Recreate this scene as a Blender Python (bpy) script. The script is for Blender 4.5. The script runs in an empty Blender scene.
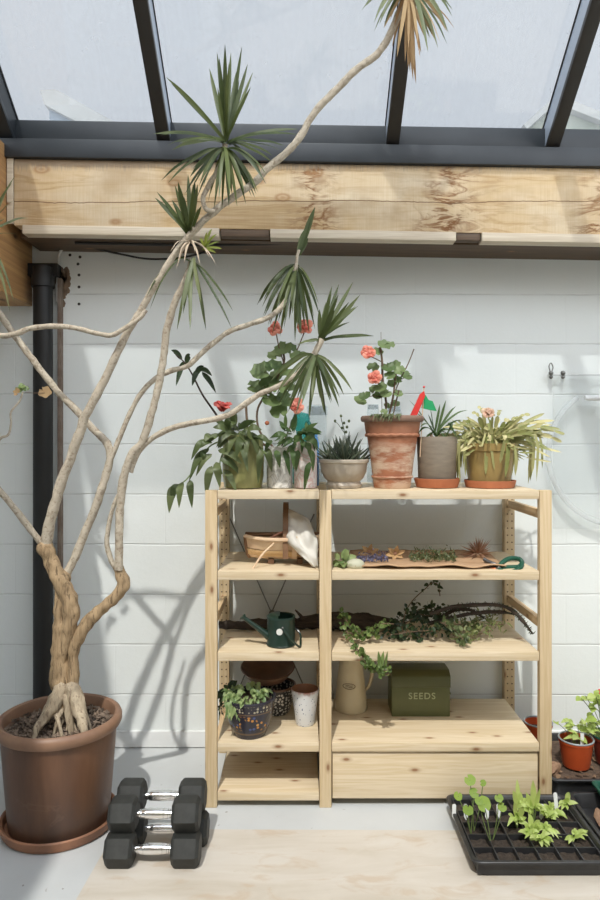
import bpy, bmesh, math, random
from mathutils import Vector as V, Matrix, noise
R = random.Random(7)
S = bpy.context.scene
COL = S.collection
F, EYE, HZ = 686.0, 1.433, 435.0
def P(px, py, Y):                      # a point of the place seen at (px, py), Y metres ahead
    return V(((px-300)*Y/F, Y, EYE-(py-HZ)*Y/F))
def rv(s): return V((R.uniform(-s, s), R.uniform(-s, s), R.uniform(-s, s)))

# ------------------------------------------------------------------ materials
def newmat(name):
    m = bpy.data.materials.new(name); m.use_nodes = True
    nt = m.node_tree; b = nt.nodes['Principled BSDF']
    return m, nt, b
def nd(nt, t, **kw):
    n = nt.nodes.new(t)
    for k, v in kw.items():
        if k in n.inputs: n.inputs[k].default_value = v
        else: setattr(n, k, v)
    return n
def lk(nt, a, b): nt.links.new(a, b)
def ramp(nt, fac, stops, interp='LINEAR'):
    r = nt.nodes.new('ShaderNodeValToRGB'); r.color_ramp.interpolation = interp
    e = r.color_ramp.elements
    while len(e) < len(stops): e.new(0.5)
    for i, (p, c) in enumerate(stops):
        e[i].position = p
        e[i].color = (c, c, c, 1) if not hasattr(c, '__len__') else (*c[:3], 1)
    lk(nt, fac, r.inputs[0]); return r.outputs[0]
def coords(nt, scale=(1, 1, 1), kind='Object'):
    tc = nt.nodes.new('ShaderNodeTexCoord'); mp = nt.nodes.new('ShaderNodeMapping')
    mp.inputs['Scale'].default_value = scale
    lk(nt, tc.outputs[kind], mp.inputs[0]); return mp.outputs[0]
def noi(nt, vec, scale, detail=5, rough=.6, dist=0):
    n = nd(nt, 'ShaderNodeTexNoise', Scale=scale, Detail=detail, Roughness=rough, Distortion=dist)
    lk(nt, vec, n.inputs['Vector']); return n.outputs['Fac']
def mix(nt, fac, a, b, mode='MIX'):
    n = nt.nodes.new('ShaderNodeMix'); n.data_type = 'RGBA'; n.blend_type = mode
    for s, v in ((n.inputs[0], fac), (n.inputs[6], a), (n.inputs[7], b)):
        if hasattr(v, 'links'): lk(nt, v, s)
        elif hasattr(v, '__len__'): s.default_value = (*v[:3], 1)
        else: s.default_value = v
    return n.outputs[2]
def math_(nt, op, a, b=0.0, clamp=False):
    n = nt.nodes.new('ShaderNodeMath'); n.operation = op; n.use_clamp = clamp
    for s, v in ((n.inputs[0], a), (n.inputs[1], b)):
        if hasattr(v, 'links'): lk(nt, v, s)
        else: s.default_value = v
    return n.outputs[0]
def sep(nt, vec):
    n = nt.nodes.new('ShaderNodeSeparateXYZ'); lk(nt, vec, n.inputs[0]); return n.outputs
def bump(nt, b, h, strength=.3, dist=.002):
    n = nd(nt, 'ShaderNodeBump', Strength=strength, Distance=dist)
    lk(nt, h, n.inputs['Height']); lk(nt, n.outputs[0], b.inputs['Normal'])
def mat(name, c1, c2=None, scale=8, rough=.6, bmp=0, bscale=60, metal=0, stretch=(1, 1, 1), lo=.35, hi=.65, bd=.002):
    m, nt, b = newmat(name)
    b.inputs['Roughness'].default_value = rough; b.inputs['Metallic'].default_value = metal
    v = coords(nt, stretch)
    if c2 is None: c2 = tuple(x*.8 for x in c1)
    f = noi(nt, v, scale)
    lk(nt, ramp(nt, f, [(lo, c1), (hi, c2)]), b.inputs['Base Color'])
    if bmp: bump(nt, b, noi(nt, v, bscale), bmp, bd)
    return m
def leafmat(name, c1, c2, trans=.35, rough=.45):
    m, nt, b = newmat(name)
    g = nt.nodes.new('ShaderNodeNewGeometry'); v = coords(nt)
    f = math_(nt, 'ADD', math_(nt, 'MULTIPLY', g.outputs['Random Per Island'], .65), math_(nt, 'MULTIPLY', noi(nt, v, 30), .4))
    c = ramp(nt, f, [(.15, c1), (.85, c2)])
    lk(nt, c, b.inputs['Base Color']); b.inputs['Roughness'].default_value = rough
    t = nt.nodes.new('ShaderNodeBsdfTranslucent'); lk(nt, c, t.inputs['Color'])
    x = nd(nt, 'ShaderNodeMixShader', Fac=trans)
    lk(nt, b.outputs[0], x.inputs[1]); lk(nt, t.outputs[0], x.inputs[2])
    lk(nt, x.outputs[0], nt.nodes['Material Output'].inputs[0]); return m
def woodmat(name, axis, light, dark, knotc, g=1.0, rough=.55, knots=.75):
    m, nt, b = newmat(name)
    sc = [26*g]*3; sc[axis] = 1.1*g
    v = coords(nt, sc)
    big = noi(nt, v, 1.0, 4, .55, .6)
    sc2 = [160*g]*3; sc2[axis] = 5*g
    fine = noi(nt, coords(nt, sc2), 1.0, 3, .6)
    w = math_(nt, 'FRACT', math_(nt, 'MULTIPLY', big, 5.0))
    w = math_(nt, 'ABSOLUTE', math_(nt, 'SUBTRACT', w, .5))
    f = math_(nt, 'ADD', math_(nt, 'MULTIPLY', w, .9), math_(nt, 'MULTIPLY', math_(nt, 'SUBTRACT', fine, .5), .9), True)
    c = ramp(nt, f, [(.0, dark), (.5, light)])
    o = sep(nt, coords(nt)); oth = [o[i] for i in range(3) if i != axis]; cb = nt.nodes.new('ShaderNodeCombineXYZ')
    lk(nt, math_(nt, 'MULTIPLY', o[axis], 4.2*g), cb.inputs[0]); lk(nt, math_(nt, 'MULTIPLY', math_(nt, 'ADD', oth[0], oth[1]), 9.5*g), cb.inputs[1])
    vo = nd(nt, 'ShaderNodeTexVoronoi', Scale=1.0, Randomness=1.0); vo.voronoi_dimensions = '2D'; lk(nt, cb.outputs[0], vo.inputs['Vector'])
    kf = ramp(nt, vo.outputs['Distance'], [(.03, 1.0), (.07, .35), (.13, 0.0)])
    on = math_(nt, 'GREATER_THAN', sep(nt, vo.outputs['Color'])[0], 1-knots)
    c = mix(nt, math_(nt, 'MULTIPLY', kf, on), c, knotc)
    lk(nt, c, b.inputs['Base Color']); b.inputs['Roughness'].default_value = rough
    bump(nt, b, fine, .12, .001); return m
M = {}
PL, PD, PK = (.685, .57, .405), (.59, .465, .29), (.26, .13, .06)
M['pine_x'] = woodmat('pine_board', 0, PL, PD, PK)
M['pine_z'] = woodmat('pine_post', 2, (.64, .505, .32), (.55, .41, .235), PK, 1.0, .55, .85)
M['pine_y'] = woodmat('pine_rung', 1, (.74, .56, .34), (.62, .44, .25), PK)
M['batten'] = woodmat('pale_batten', 0, (.66, .58, .45), (.55, .46, .34), PK, knots=.2)
M['batten_shade'] = woodmat('shade_dark_batten', 0, (.13, .08, .045), (.08, .05, .028), PK, knots=.2)  # shade under the beam is put into this wood colour
def beam_material():
    m, nt, b = newmat('sawn_beam')
    tc = nt.nodes.new('ShaderNodeTexCoord'); o = sep(nt, tc.outputs['Object'])
    big = noi(nt, coords(nt, (1.2, 9, 14)), 1.0, 5, .6, 1.2)
    f = math_(nt, 'FRACT', math_(nt, 'MULTIPLY', big, 4.0))
    c = ramp(nt, f, [(.0, (.47, .31, .15)), (.25, (.60, .445, .25)), (.75, (.64, .49, .30)), (1, (.53, .37, .19))])
    # pale worn patches
    pale = ramp(nt, noi(nt, coords(nt, (1, 1, 1.4)), 2.6, 3), [(.46, 0.0), (.66, .75)])
    c = mix(nt, pale, c, (.70, .60, .44))
    # fine vertical saw marks
    saw = noi(nt, coords(nt, (240, 20, 6)), 1.0, 3, .6)
    c = mix(nt, ramp(nt, saw, [(.4, .22), (.6, 0.0)]), c, (.50, .33, .17))
    # brown resin stains in patches
    band = None
    for x0, wd in ((.60, .20), (1.28, .16), (.06, .13)):
        t = math_(nt, 'SUBTRACT', 1.0, math_(nt, 'DIVIDE', math_(nt, 'ABSOLUTE', math_(nt, 'SUBTRACT', o[0], x0)), wd), True)
        band = t if band is None else math_(nt, 'MAXIMUM', band, t)
    st = noi(nt, coords(nt, (5, 5, 15)), 1.0, 5, .62, .9)
    st = math_(nt, 'SUBTRACT', 1.0, math_(nt, 'MULTIPLY', math_(nt, 'ABSOLUTE', math_(nt, 'SUBTRACT', st, .47)), 15.0), True)
    band = math_(nt, 'MULTIPLY', band, ramp(nt, noi(nt, coords(nt, (6, 3, 6)), 1.0, 3), [(.36, 0.0), (.52, 1.0)]))
    c = mix(nt, math_(nt, 'MULTIPLY', math_(nt, 'MULTIPLY', st, band), 1.5, True), c, (.22, .095, .03))
    bl = math_(nt, 'MULTIPLY', ramp(nt, noi(nt, coords(nt, (4, 3, 5)), 1.0, 4), [(.50, 0.0), (.70, .55)]), 1.0)
    c = mix(nt, bl, c, (.40, .27, .14))
    # knots
    vo = nd(nt, 'ShaderNodeTexVoronoi', Scale=1.0); lk(nt, coords(nt, (3.1, 3, 6)), vo.inputs['Vector'])
    kf = ramp(nt, vo.outputs['Distance'], [(.05, .85), (.075, .3), (.1, .8), (.14, .12), (.3, 0.0)])
    c = mix(nt, kf, c, (.35, .18, .07))
    # one long drying crack
    wob = math_(nt, 'MULTIPLY', math_(nt, 'SUBTRACT', noi(nt, coords(nt, (2.5, .1, .1)), 1.0, 5), .5), .05)
    d = math_(nt, 'ABSOLUTE', math_(nt, 'SUBTRACT', math_(nt, 'ADD', o[2], wob), 2.425))
    ck = ramp(nt, math_(nt, 'MULTIPLY', d, 100), [(.10, 1.0), (.25, 0.0)])
    c = mix(nt, ck, c, (.16, .08, .03))
    # darker, greyer ragged band along the top edge
    te = math_(nt, 'ADD', math_(nt, 'MULTIPLY', math_(nt, 'SUBTRACT', o[2], 2.555), 40.0), math_(nt, 'MULTIPLY', math_(nt, 'SUBTRACT', saw, .5), 3.0), True)
    c = mix(nt, math_(nt, 'MULTIPLY', te, .7), c, (.30, .24, .18))
    lk(nt, c, b.inputs['Base Color']); b.inputs['Roughness'].default_value = .75
    bump(nt, b, saw, .35, .002); return m
M['beam'] = beam_material()
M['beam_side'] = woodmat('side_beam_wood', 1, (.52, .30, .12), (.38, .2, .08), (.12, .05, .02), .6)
def wall_material(name, swap):
    m, nt, b = newmat(name)
    tc = nt.nodes.new('ShaderNodeTexCoord'); o = sep(nt, tc.outputs['Object'])
    cx = nt.nodes.new('ShaderNodeCombineXYZ')
    lk(nt, o[1 if swap else 0], cx.inputs[0])
    wv = noi(nt, coords(nt), 3.0, 2)
    lk(nt, math_(nt, 'ADD', o[2], math_(nt, 'MULTIPLY', wv, .010)), cx.inputs[1])
    mp = nt.nodes.new('ShaderNodeMapping'); mp.inputs['Location'].default_value = (.16, -1.401+7*.2312-.003, 0)
    lk(nt, cx.outputs[0], mp.inputs[0])
    br = nd(nt, 'ShaderNodeTexBrick', Scale=1.0)
    br.inputs['Brick Width'].default_value = .4625; br.inputs['Row Height'].default_value = .2312
    br.inputs['Mortar Size'].default_value = .0035; br.inputs['Mortar Smooth'].default_value = .6
    lk(nt, mp.outputs[0], br.inputs['Vector'])
    pit = noi(nt, coords(nt), 55, 6, .7)
    base = ramp(nt, noi(nt, coords(nt, (1, 1, 1)), 2.2, 4), [(.3, (.765, .80, .785)), (.7, (.80, .83, .81))])
    br_n = noi(nt, coords(nt, (1, 1, .3)), 9.0, 3)
    row = math_(nt, 'FRACT', math_(nt, 'DIVIDE', math_(nt, 'ADD', sep(nt, mp.outputs[0])[1], .1156), .2312))
    hl = ramp(nt, math_(nt, 'ABSOLUTE', math_(nt, 'SUBTRACT', row, .5)), [(.005, 1.0), (.017, 0.0)])
    joint = math_(nt, 'MAXIMUM', hl, math_(nt, 'MULTIPLY', br.outputs['Fac'], .16))
    ml = math_(nt, 'MULTIPLY', joint, ramp(nt, br_n, [(.35, .12), (.65, .6)]))
    c = mix(nt, ml, base, (.56, .56, .55))
    hole = ramp(nt, noi(nt, coords(nt), 24, 2), [(.0, 1.0), (.2, 0.0)])
    c = mix(nt, hole, c, (.4, .38, .35))
    # bare, chipped masonry high in the corner by the pipe
    lk(nt, c, b.inputs['Base Color']); b.inputs['Roughness'].default_value = .6
    h = math_(nt, 'SUBTRACT', math_(nt, 'MULTIPLY', pit, .35), joint)
    bump(nt, b, h, .55, .004); return m
M['wall'] = wall_material('white_painted_block', False)
M['wall_s'] = wall_material('white_painted_block_side', True)
M['cream_plaster'] = mat('cream_plaster', (.66, .58, .46), (.6, .52, .41), 3, .8)
M['white_paint'] = mat('white_gloss_paint', (.80, .81, .80), (.74, .75, .74), 6, .4, .1, 40)
def floor_material():
    m, nt, b = newmat('painted_concrete')
    v = coords(nt)
    c = ramp(nt, noi(nt, v, 1.6, 6, .65), [(.3, (.47, .485, .485)), (.7, (.545, .56, .555))])
    c = mix(nt, ramp(nt, noi(nt, v, 14, 6, .75), [(.60, 0.0), (.78, .5)]), c, (.50, .47, .42))
    c = mix(nt, ramp(nt, noi(nt, v, 38, 2, .5), [(.72, 0.0), (.76, .8)]), c, (.22, .2, .17))
    lk(nt, c, b.inputs['Base Color']); b.inputs['Roughness'].default_value = .45
    bump(nt, b, noi(nt, v, 30, 5), .15, .002); return m
M['floor'] = floor_material()
def ply_material():
    m, nt, b = newmat('worn_plywood')
    c = ramp(nt, noi(nt, coords(nt, (2, 9, 1)), 1.0, 6, .6, .8), [(.3, (.485, .43, .35)), (.55, (.555, .505, .435)), (.75, (.585, .55, .49))])
    c = mix(nt, ramp(nt, noi(nt, coords(nt, (4, 9, 1)), 1.4, 4, .6, 1.0), [(.54, 0.0), (.66, .55)]), c, (.47, .36, .25))
    rg = noi(nt, coords(nt, (2.2, 5, 1)), 1.0, 3, .5, .6)
    rg = math_(nt, 'SUBTRACT', 1.0, math_(nt, 'MULTIPLY', math_(nt, 'ABSOLUTE', math_(nt, 'SUBTRACT', rg, .54)), 30.0), True)
    c = mix(nt, math_(nt, 'MULTIPLY', rg, .08), c, (.66, .62, .54))
    c = mix(nt, ramp(nt, noi(nt, coords(nt), 22, 5, .7), [(.62, 0.0), (.74, .5)]), c, (.48, .42, .33))
    lk(nt, c, b.inputs['Base Color']); b.inputs['Roughness'].default_value = .6
    bump(nt, b, noi(nt, coords(nt, (30, 120, 1)), 1.0), .12, .001); return m
M['ply'] = ply_material()
def glass_material():
    m, nt, b = newmat('dusty_roof_glass')
    t = nt.nodes.new('ShaderNodeBsdfTransparent'); t.inputs[0].default_value = (.90, .92, .935, 1)
    d = nt.nodes.new('ShaderNodeBsdfDiffuse'); d.inputs[0].default_value = (.80, .83, .86, 1)
    tr = nt.nodes.new('ShaderNodeBsdfTranslucent'); tr.inputs[0].default_value = (.80, .83, .86, 1)
    dd = nd(nt, 'ShaderNodeMixShader', Fac=.5); lk(nt, d.outputs[0], dd.inputs[1]); lk(nt, tr.outputs[0], dd.inputs[2])
    st = noi(nt, coords(nt, (14, 1.2, 1.2)), 1.0, 6, .7, .5); bl = noi(nt, coords(nt), 2.3, 6, .7)
    sp = ramp(nt, noi(nt, coords(nt, (10, 10, 10)), 2.0, 5, .8), [(.62, 0.0), (.7, .22)])
    f = math_(nt, 'ADD', math_(nt, 'MULTIPLY', math_(nt, 'MULTIPLY', st, bl), .55), sp, True)
    x = nt.nodes.new('ShaderNodeMixShader'); lk(nt, f, x.inputs[0]); lk(nt, t.outputs[0], x.inputs[1]); lk(nt, dd.outputs[0], x.inputs[2])
    g = nd(nt, 'ShaderNodeBsdfGlossy', Roughness=.05)
    x2 = nd(nt, 'ShaderNodeMixShader', Fac=.05); lk(nt, x.outputs[0], x2.inputs[1]); lk(nt, g.outputs[0], x2.inputs[2])
    lk(nt, x2.outputs[0], nt.nodes['Material Output'].inputs[0]); return m
M['glass'] = glass_material()
def clear_material(name, tint, haze, hazec=(.85, .87, .87)):
    m, nt, b = newmat(name)
    t = nt.nodes.new('ShaderNodeBsdfTransparent'); t.inputs[0].default_value = (*tint, 1)
    b.inputs['Base Color'].default_value = (*hazec, 1); b.inputs['Roughness'].default_value = .12
    f = math_(nt, 'ADD', haze, math_(nt, 'MULTIPLY', noi(nt, coords(nt, (30, 30, 4)), 1.0, 4), .04), True)
    x = nt.nodes.new('ShaderNodeMixShader'); lk(nt, f, x.inputs[0]); lk(nt, t.outputs[0], x.inputs[1]); lk(nt, b.outputs[0], x.inputs[2])
    lk(nt, x.outputs[0], nt.nodes['Material Output'].inputs[0]); return m
M['polythene'] = clear_material('clear_polythene', (.965, .97, .97), .04)
M['hose'] = clear_material('milky_hose', (.93, .94, .94), .22)
M['jar'] = clear_material('jar_glass', (.96, .975, .98), .05, (.78, .82, .83))
M['teal'] = clear_material('teal_plastic', (.30, .75, .70), .30, (.10, .42, .38))
M['blue'] = mat('blue_plastic', (.10, .30, .62), (.08, .25, .55), 10, .35)
M['steel_dark'] = mat('anthracite_frame', (.017, .022, .027), (.023, .029, .035), 5, .42, .05, 30)
M['rafter_cap'] = mat('dark_rafter_cap', (.018, .016, .014), (.026, .022, .018), 6, .45)
M['rafter_skylit'] = mat('skylit_rafter_side', (.36, .42, .50), (.40, .46, .54), 5, .3)  # sky light on the bar sides is painted in as pale blue-grey
M['gasket'] = mat('rubber_gasket', (.03, .03, .032), None, 9, .6)
M['pipe'] = mat('black_downpipe', (.006, .006, .006), (.009, .009, .009), 5, .5)
M['rust'] = mat('brown_strip', (.16, .11, .08), (.24, .19, .15), 14, .7)
M['cable'] = mat('black_cable', (.02, .02, .02), (.03, .03, .03), 9, .6)
M['white_cable'] = mat('white_cable', (.68, .67, .63), None, 9, .5)
M['chrome'] = mat('chrome', (.85, .85, .85), (.78, .78, .78), 5, .13, .25, 160, metal=1)
M['rubber'] = mat('black_rubber', (.017, .018, .016), (.026, .027, .024), 40, .62, .25, 300, bd=.001)
M['wire'] = mat('pale_wire', (.50, .51, .51), None, 9, .5)
M['zinc'] = mat('dark_metal_fitting', (.25, .25, .24), (.15, .15, .14), 20, .4, metal=.8)
def big_pot_material():
    m, nt, b = newmat('brown_glazed_clay')
    o = sep(nt, nt.nodes.new('ShaderNodeTexCoord').outputs['Object'])
    st = noi(nt, coords(nt, (9, 9, 1.2)), 1.0, 6, .65)
    c = ramp(nt, st, [(.3, (.085, .042, .025)), (.5, (.13, .062, .034)), (.7, (.18, .09, .048))])
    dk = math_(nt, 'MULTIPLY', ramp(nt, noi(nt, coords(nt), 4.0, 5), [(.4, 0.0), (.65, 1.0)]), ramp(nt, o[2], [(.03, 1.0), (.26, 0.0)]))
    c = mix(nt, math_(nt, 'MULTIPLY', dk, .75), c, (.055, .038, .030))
    sc = noi(nt, coords(nt, (4, 4, 9)), 1.0, 3, .5, 1.5)
    sc = math_(nt, 'SUBTRACT', 1.0, math_(nt, 'MULTIPLY', math_(nt, 'ABSOLUTE', math_(nt, 'SUBTRACT', sc, .63)), 60.0), True)
    c = mix(nt, math_(nt, 'MULTIPLY', sc, .12), c, (.30, .20, .14))
    lk(nt, c, b.inputs['Base Color']); b.inputs['Roughness'].default_value = .42
    bump(nt, b, noi(nt, coords(nt, (3, 3, 30)), 1.0), .12, .003); return m
M['big_pot'] = big_pot_material()
M['big_rim'] = mat('clay_rim', (.27, .155, .095), (.19, .105, .065), 8, .5, .15, 60)
M['saucer'] = mat('orange_brown_saucer', (.36, .165, .085), (.22, .105, .06), 9, .55, .2, 40)
M['terra'] = mat('terracotta', (.44, .15, .065), (.36, .115, .05), 12, .7, .15, 80)
def limed_terracotta():
    m, nt, b = newmat('limed_terracotta')
    o = sep(nt, nt.nodes.new('ShaderNodeTexCoord').outputs['Object'])
    c = ramp(nt, noi(nt, coords(nt), 14, 5), [(.3, (.43, .165, .08)), (.7, (.31, .12, .062))])
    li = math_(nt, 'MULTIPLY', ramp(nt, noi(nt, coords(nt, (7, 7, 22)), 1.0, 6, .65), [(.42, 0.0), (.56, .9)]), ramp(nt, o[2], [(.0, .8), (.10, 1.0), (.16, .85), (.2, .1), (1, .15)]))
    c = mix(nt, li, c, (.62, .47, .34))
    c = mix(nt, ramp(nt, o[2], [(.24, 0.0), (.256, .35)]), c, (.28, .17, .11))
    lk(nt, c, b.inputs['Base Color']); b.inputs['Roughness'].default_value = .8
    bump(nt, b, noi(nt, coords(nt), 60), .3, .002); return m
M['limed'] = limed_terracotta()
M['terra_rim'] = mat('weathered_terracotta_rim', (.27, .165, .115), (.19, .115, .08), 16, .8, .3, 60)
M['concrete'] = mat('grey_brown_stoneware', (.255, .21, .155), (.195, .16, .12), 5, .7, .15, 60, stretch=(3, 3, 12))
M['stone'] = mat('cream_stoneware', (.50, .44, .35), (.36, .30, .23), 9, .45, .08, 60)
M['olive'] = mat('olive_green_glaze', (.31, .30, .125), (.21, .21, .075), 5, .25, stretch=(4, 4, 1))
def two_tone(name, base, mark, scale, lo, hi, rough=.4, stretch=(1, 1, 1), seed=0):
    m, nt, b = newmat(name)
    v = coords(nt, stretch); f = noi(nt, v, scale, 3, .5, 2.0)
    w = math_(nt, 'SUBTRACT', 1.0, math_(nt, 'MULTIPLY', math_(nt, 'ABSOLUTE', math_(nt, 'SUBTRACT', f, .5)), 14.0), True)
    lk(nt, mix(nt, math_(nt, 'MULTIPLY', w, hi), base, mark), b.inputs['Base Color']); b.inputs['Roughness'].default_value = rough
    return m
M['ochre'] = mat('ochre_glaze', (.34, .24, .085), (.25, .165, .055), 8, .45)
M['leafy_pot'] = two_tone('white_leaf_print', (.66, .65, .61), (.36, .35, .33), 16, 0, .8)
M['pink_pot'] = two_tone('white_pink_print', (.72, .66, .62), (.60, .33, .29), 14, 0, .75)
def painted_pot():
    m, nt, b = newmat('dark_blue_painted_glaze')
    o = sep(nt, nt.nodes.new('ShaderNodeTexCoord').outputs['Object'])
    vo = nd(nt, 'ShaderNodeTexVoronoi', Scale=62.0, Randomness=.55); lk(nt, coords(nt), vo.inputs['Vector'])
    dot = ramp(nt, vo.outputs['Distance'], [(.30, 1.0), (.40, 0.0)])
    pick = sep(nt, vo.outputs['Color'])
    col = ramp(nt, pick[0], [(.0, (.60, .26, .05)), (.40, (.62, .33, .08)), (.5, (.07, .10, .26)), (1.0, (.07, .10, .26))], 'CONSTANT')
    zone = math_(nt, 'MULTIPLY', ramp(nt, o[2], [(.035, 0.0), (.05, 1.0), (.095, 1.0), (.105, 0.0)]), ramp(nt, noi(nt, coords(nt), 16, 2), [(.47, 0.0), (.55, 1.0)]))
    c = mix(nt, math_(nt, 'MULTIPLY', dot, zone), (.026, .024, .035), col)
    v2 = nd(nt, 'ShaderNodeTexVoronoi', Scale=85.0, Randomness=.3); lk(nt, coords(nt), v2.inputs['Vector'])
    wd = math_(nt, 'MULTIPLY', ramp(nt, v2.outputs['Distance'], [(.33, 1.0), (.43, 0.0)]), ramp(nt, o[2], [(.112, 0.0), (.118, 1.0), (.137, 1.0), (.143, 0.0)]))
    c = mix(nt, math_(nt, 'MULTIPLY', wd, .8), c, (.62, .55, .40))
    rg = ramp(nt, o[2], [(.02, 0.0), (.024, .5), (.03, 0.0), (.108, 0.0), (.110, .6), (.113, 0.0)])
    c = mix(nt, rg, c, (.30, .17, .06))
    lk(nt, c, b.inputs['Base Color']); b.inputs['Roughness'].default_value = .22; return m
M['painted'] = painted_pot()
def dotted(name, base, dotc, scale, r0, r1, rnd=.8, rough=.3, keep=0.0):
    m, nt, b = newmat(name)
    vo = nd(nt, 'ShaderNodeTexVoronoi', Scale=scale, Randomness=rnd); lk(nt, coords(nt), vo.inputs['Vector'])
    d = ramp(nt, vo.outputs['Distance'], [(r0, 1.0), (r1, 0.0)])
    d = math_(nt, 'MULTIPLY', d, math_(nt, 'GREATER_THAN', sep(nt, vo.outputs['Color'])[1], keep))
    c = mix(nt, d, base, dotc)
    lk(nt, c, b.inputs['Base Color']); b.inputs['Roughness'].default_value = rough
    return m, nt, b, c
M['spotty'] = dotted('black_white_pattern', (.03, .03, .032), (.62, .60, .55), 75, .34, .42, .6)[0]
def cup_mat():
    m, nt, b, c = dotted('white_splatter_glaze', (.70, .72, .74), (.12, .16, .26), 95, .16, .28, 1, .3, .45)
    o = sep(nt, nt.nodes.new('ShaderNodeTexCoord').outputs['Object'])
    dr = math_(nt, 'ADD', math_(nt, 'MULTIPLY', math_(nt, 'SUBTRACT', o[2], .136), 60.0), math_(nt, 'MULTIPLY', math_(nt, 'SUBTRACT', noi(nt, coords(nt, (1, 1, .3)), 30), .5), 4.0), True)
    lk(nt, mix(nt, dr, c, (.42, .15, .10)), b.inputs['Base Color']); return m
M['cup'] = cup_mat()
M['brown_dish'] = mat('brown_dish', (.17, .09, .055), (.11, .055, .035), 8, .3, stretch=(1, 1, 4))
M['enamel'] = mat('cream_enamel', (.62, .53, .35), (.56, .47, .30), 4, .28)
M['olive_tin'] = mat('olive_painted_tin', (.115, .125, .045), (.095, .105, .037), 5, .4)
M['olive_tin_lid'] = mat('dark_olive_tin_lid', (.095, .103, .036), (.08, .088, .03), 5, .4)
M['letter'] = mat('pale_green_lettering', (.45, .48, .28), None, 9, .5)
M['can'] = mat('dark_green_enamel', (.012, .032, .022), (.010, .027, .019), 5, .28)
M['can_in'] = mat('grey_green_inside', (.06, .10, .09), (.05, .08, .07), 5, .4)
M['badge'] = mat('white_badge', (.72, .72, .68), None, 9, .5)
M['soil'] = mat('dark_soil', (.035, .024, .017), (.10, .075, .055), 60, .95, .8, 120, bd=.006)
M['compost'] = mat('black_compost', (.022, .015, .010), (.06, .043, .03), 70, .95, .9, 150, bd=.006)
M['chip'] = mat('bark_chips', (.27, .20, .145), (.06, .042, .03), 30, .9, .5, 90)
def bark_material(name, c1, c2, line, sx, bl=.65):
    m, nt, b = newmat(name)
    v = coords(nt, sx); f = noi(nt, v, 1.0, 6, .7, .8)
    c = ramp(nt, f, [(.3, c2), (.55, c1), (.72, tuple(x*1.15 for x in c1))])
    l = noi(nt, coords(nt, tuple(x*3.2 for x in sx)), 1.0, 4, .65)
    lm = ramp(nt, l, [(.36, 1.0), (.47, 0.0)])
    c = mix(nt, math_(nt, 'MULTIPLY', lm, .75), c, line)
    blot = ramp(nt, noi(nt, coords(nt), 11, 4, .6), [(.5, 0.0), (.68, bl)])
    c = mix(nt, blot, c, tuple(x*.55 for x in c1))
    lk(nt, c, b.inputs['Base Color']); b.inputs['Roughness'].default_value = .85
    bump(nt, b, math_(nt, 'ADD', l, f), .7, .006); return m
M['bark'] = bark_material('tan_bark', (.41, .29, .165), (.20, .13, .065), (.075, .045, .022), (30, 30, 4))
M['bark_pale'] = bark_material('pale_grey_tan_bark', (.52, .455, .355), (.38, .315, .235), (.24, .185, .13), (22, 22, 22), .3)
M['root'] = bark_material('pale_roots', (.47, .385, .27), (.31, .235, .155), (.14, .09, .055), (34, 34, 6))
M['dark_bark'] = mat('dark_bark', (.035, .024, .018), (.075, .055, .04), 14, .9, .8, 40, stretch=(1, 4, 4), bd=.01)
M['twig'] = mat('brown_twig', (.17, .11, .065), (.10, .065, .04), 20, .8, .4, 60)
M['bark_brown'] = mat('red_brown_bark_piece', (.36, .22, .14), (.25, .15, .09), 10, .9, .6, 30, stretch=(5, 1, 5), bd=.006)
M['drac'] = leafmat('dracaena_leaf', (.032, .055, .015), (.135, .165, .05))
M['drac_pale'] = leafmat('dracaena_pale_leaf', (.10, .14, .06), (.26, .28, .13))
M['drac_young'] = leafmat('yellow_green_shoot', (.20, .26, .03), (.34, .38, .07))
M['dry'] = leafmat('dry_leaf', (.30, .17, .075), (.50, .36, .19), .3, .8)
M['dryroot'] = mat('dry_aerial_roots', (.52, .42, .30), (.40, .32, .24), 20, .9)
M['green'] = leafmat('mid_green_leaf', (.045, .095, .026), (.12, .185, .06))
M['olive_leaf'] = leafmat('olive_leaf', (.06, .095, .03), (.17, .205, .085))
M['pelarg'] = leafmat('pelargonium_leaf', (.085, .14, .045), (.24, .31, .13))
M['dark_leaf'] = leafmat('dark_leaf', (.018, .035, .014), (.05, .08, .03))
M['ivy'] = leafmat('ivy_leaf', (.06, .11, .025), (.22, .30, .09))
M['ivy_dark'] = leafmat('dark_ivy_leaf', (.014, .028, .012), (.05, .085, .03))
M['feather'] = leafmat('pale_feathery_leaf', (.13, .17, .05), (.30, .33, .13))
M['lime'] = leafmat('bright_seedling_leaf', (.20, .33, .035), (.42, .55, .12), .45)
M['lettuce'] = leafmat('lettuce_seedling_leaf', (.42, .55, .12), (.64, .74, .28), .45)
M['variegated'] = leafmat('variegated_leaf', (.10, .19, .05), (.45, .54, .24))
M['cactus'] = leafmat('yellow_cactus_segment', (.20, .23, .06), (.60, .54, .27), .2)
M['spike'] = leafmat('grey_green_spike', (.045, .075, .045), (.15, .17, .11), .1)
M['stem_green'] = mat('green_stem', (.16, .22, .07), (.12, .17, .05), 20, .6)
M['coral'] = leafmat('coral_petal', (.66, .10, .07), (.90, .38, .27), .3)
M['red_petal'] = leafmat('red_petal', (.62, .07, .06), (.80, .20, .16), .3)
M['pinkish'] = leafmat('pale_pink_petal', (.66, .36, .25), (.74, .56, .40), .3)
M['basket'] = woodmat('trug_wood', 0, (.66, .45, .23), (.52, .32, .14), (.3, .15, .06), 1.5, .5, .1)
M['basket_dark'] = mat('dark_wicker', (.14, .065, .03), (.22, .12, .06), 18, .6)
M['cloth'] = mat('white_cotton', (.70, .68, .62), (.58, .55, .49), 8, .9, .35, 22, bd=.006)
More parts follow.
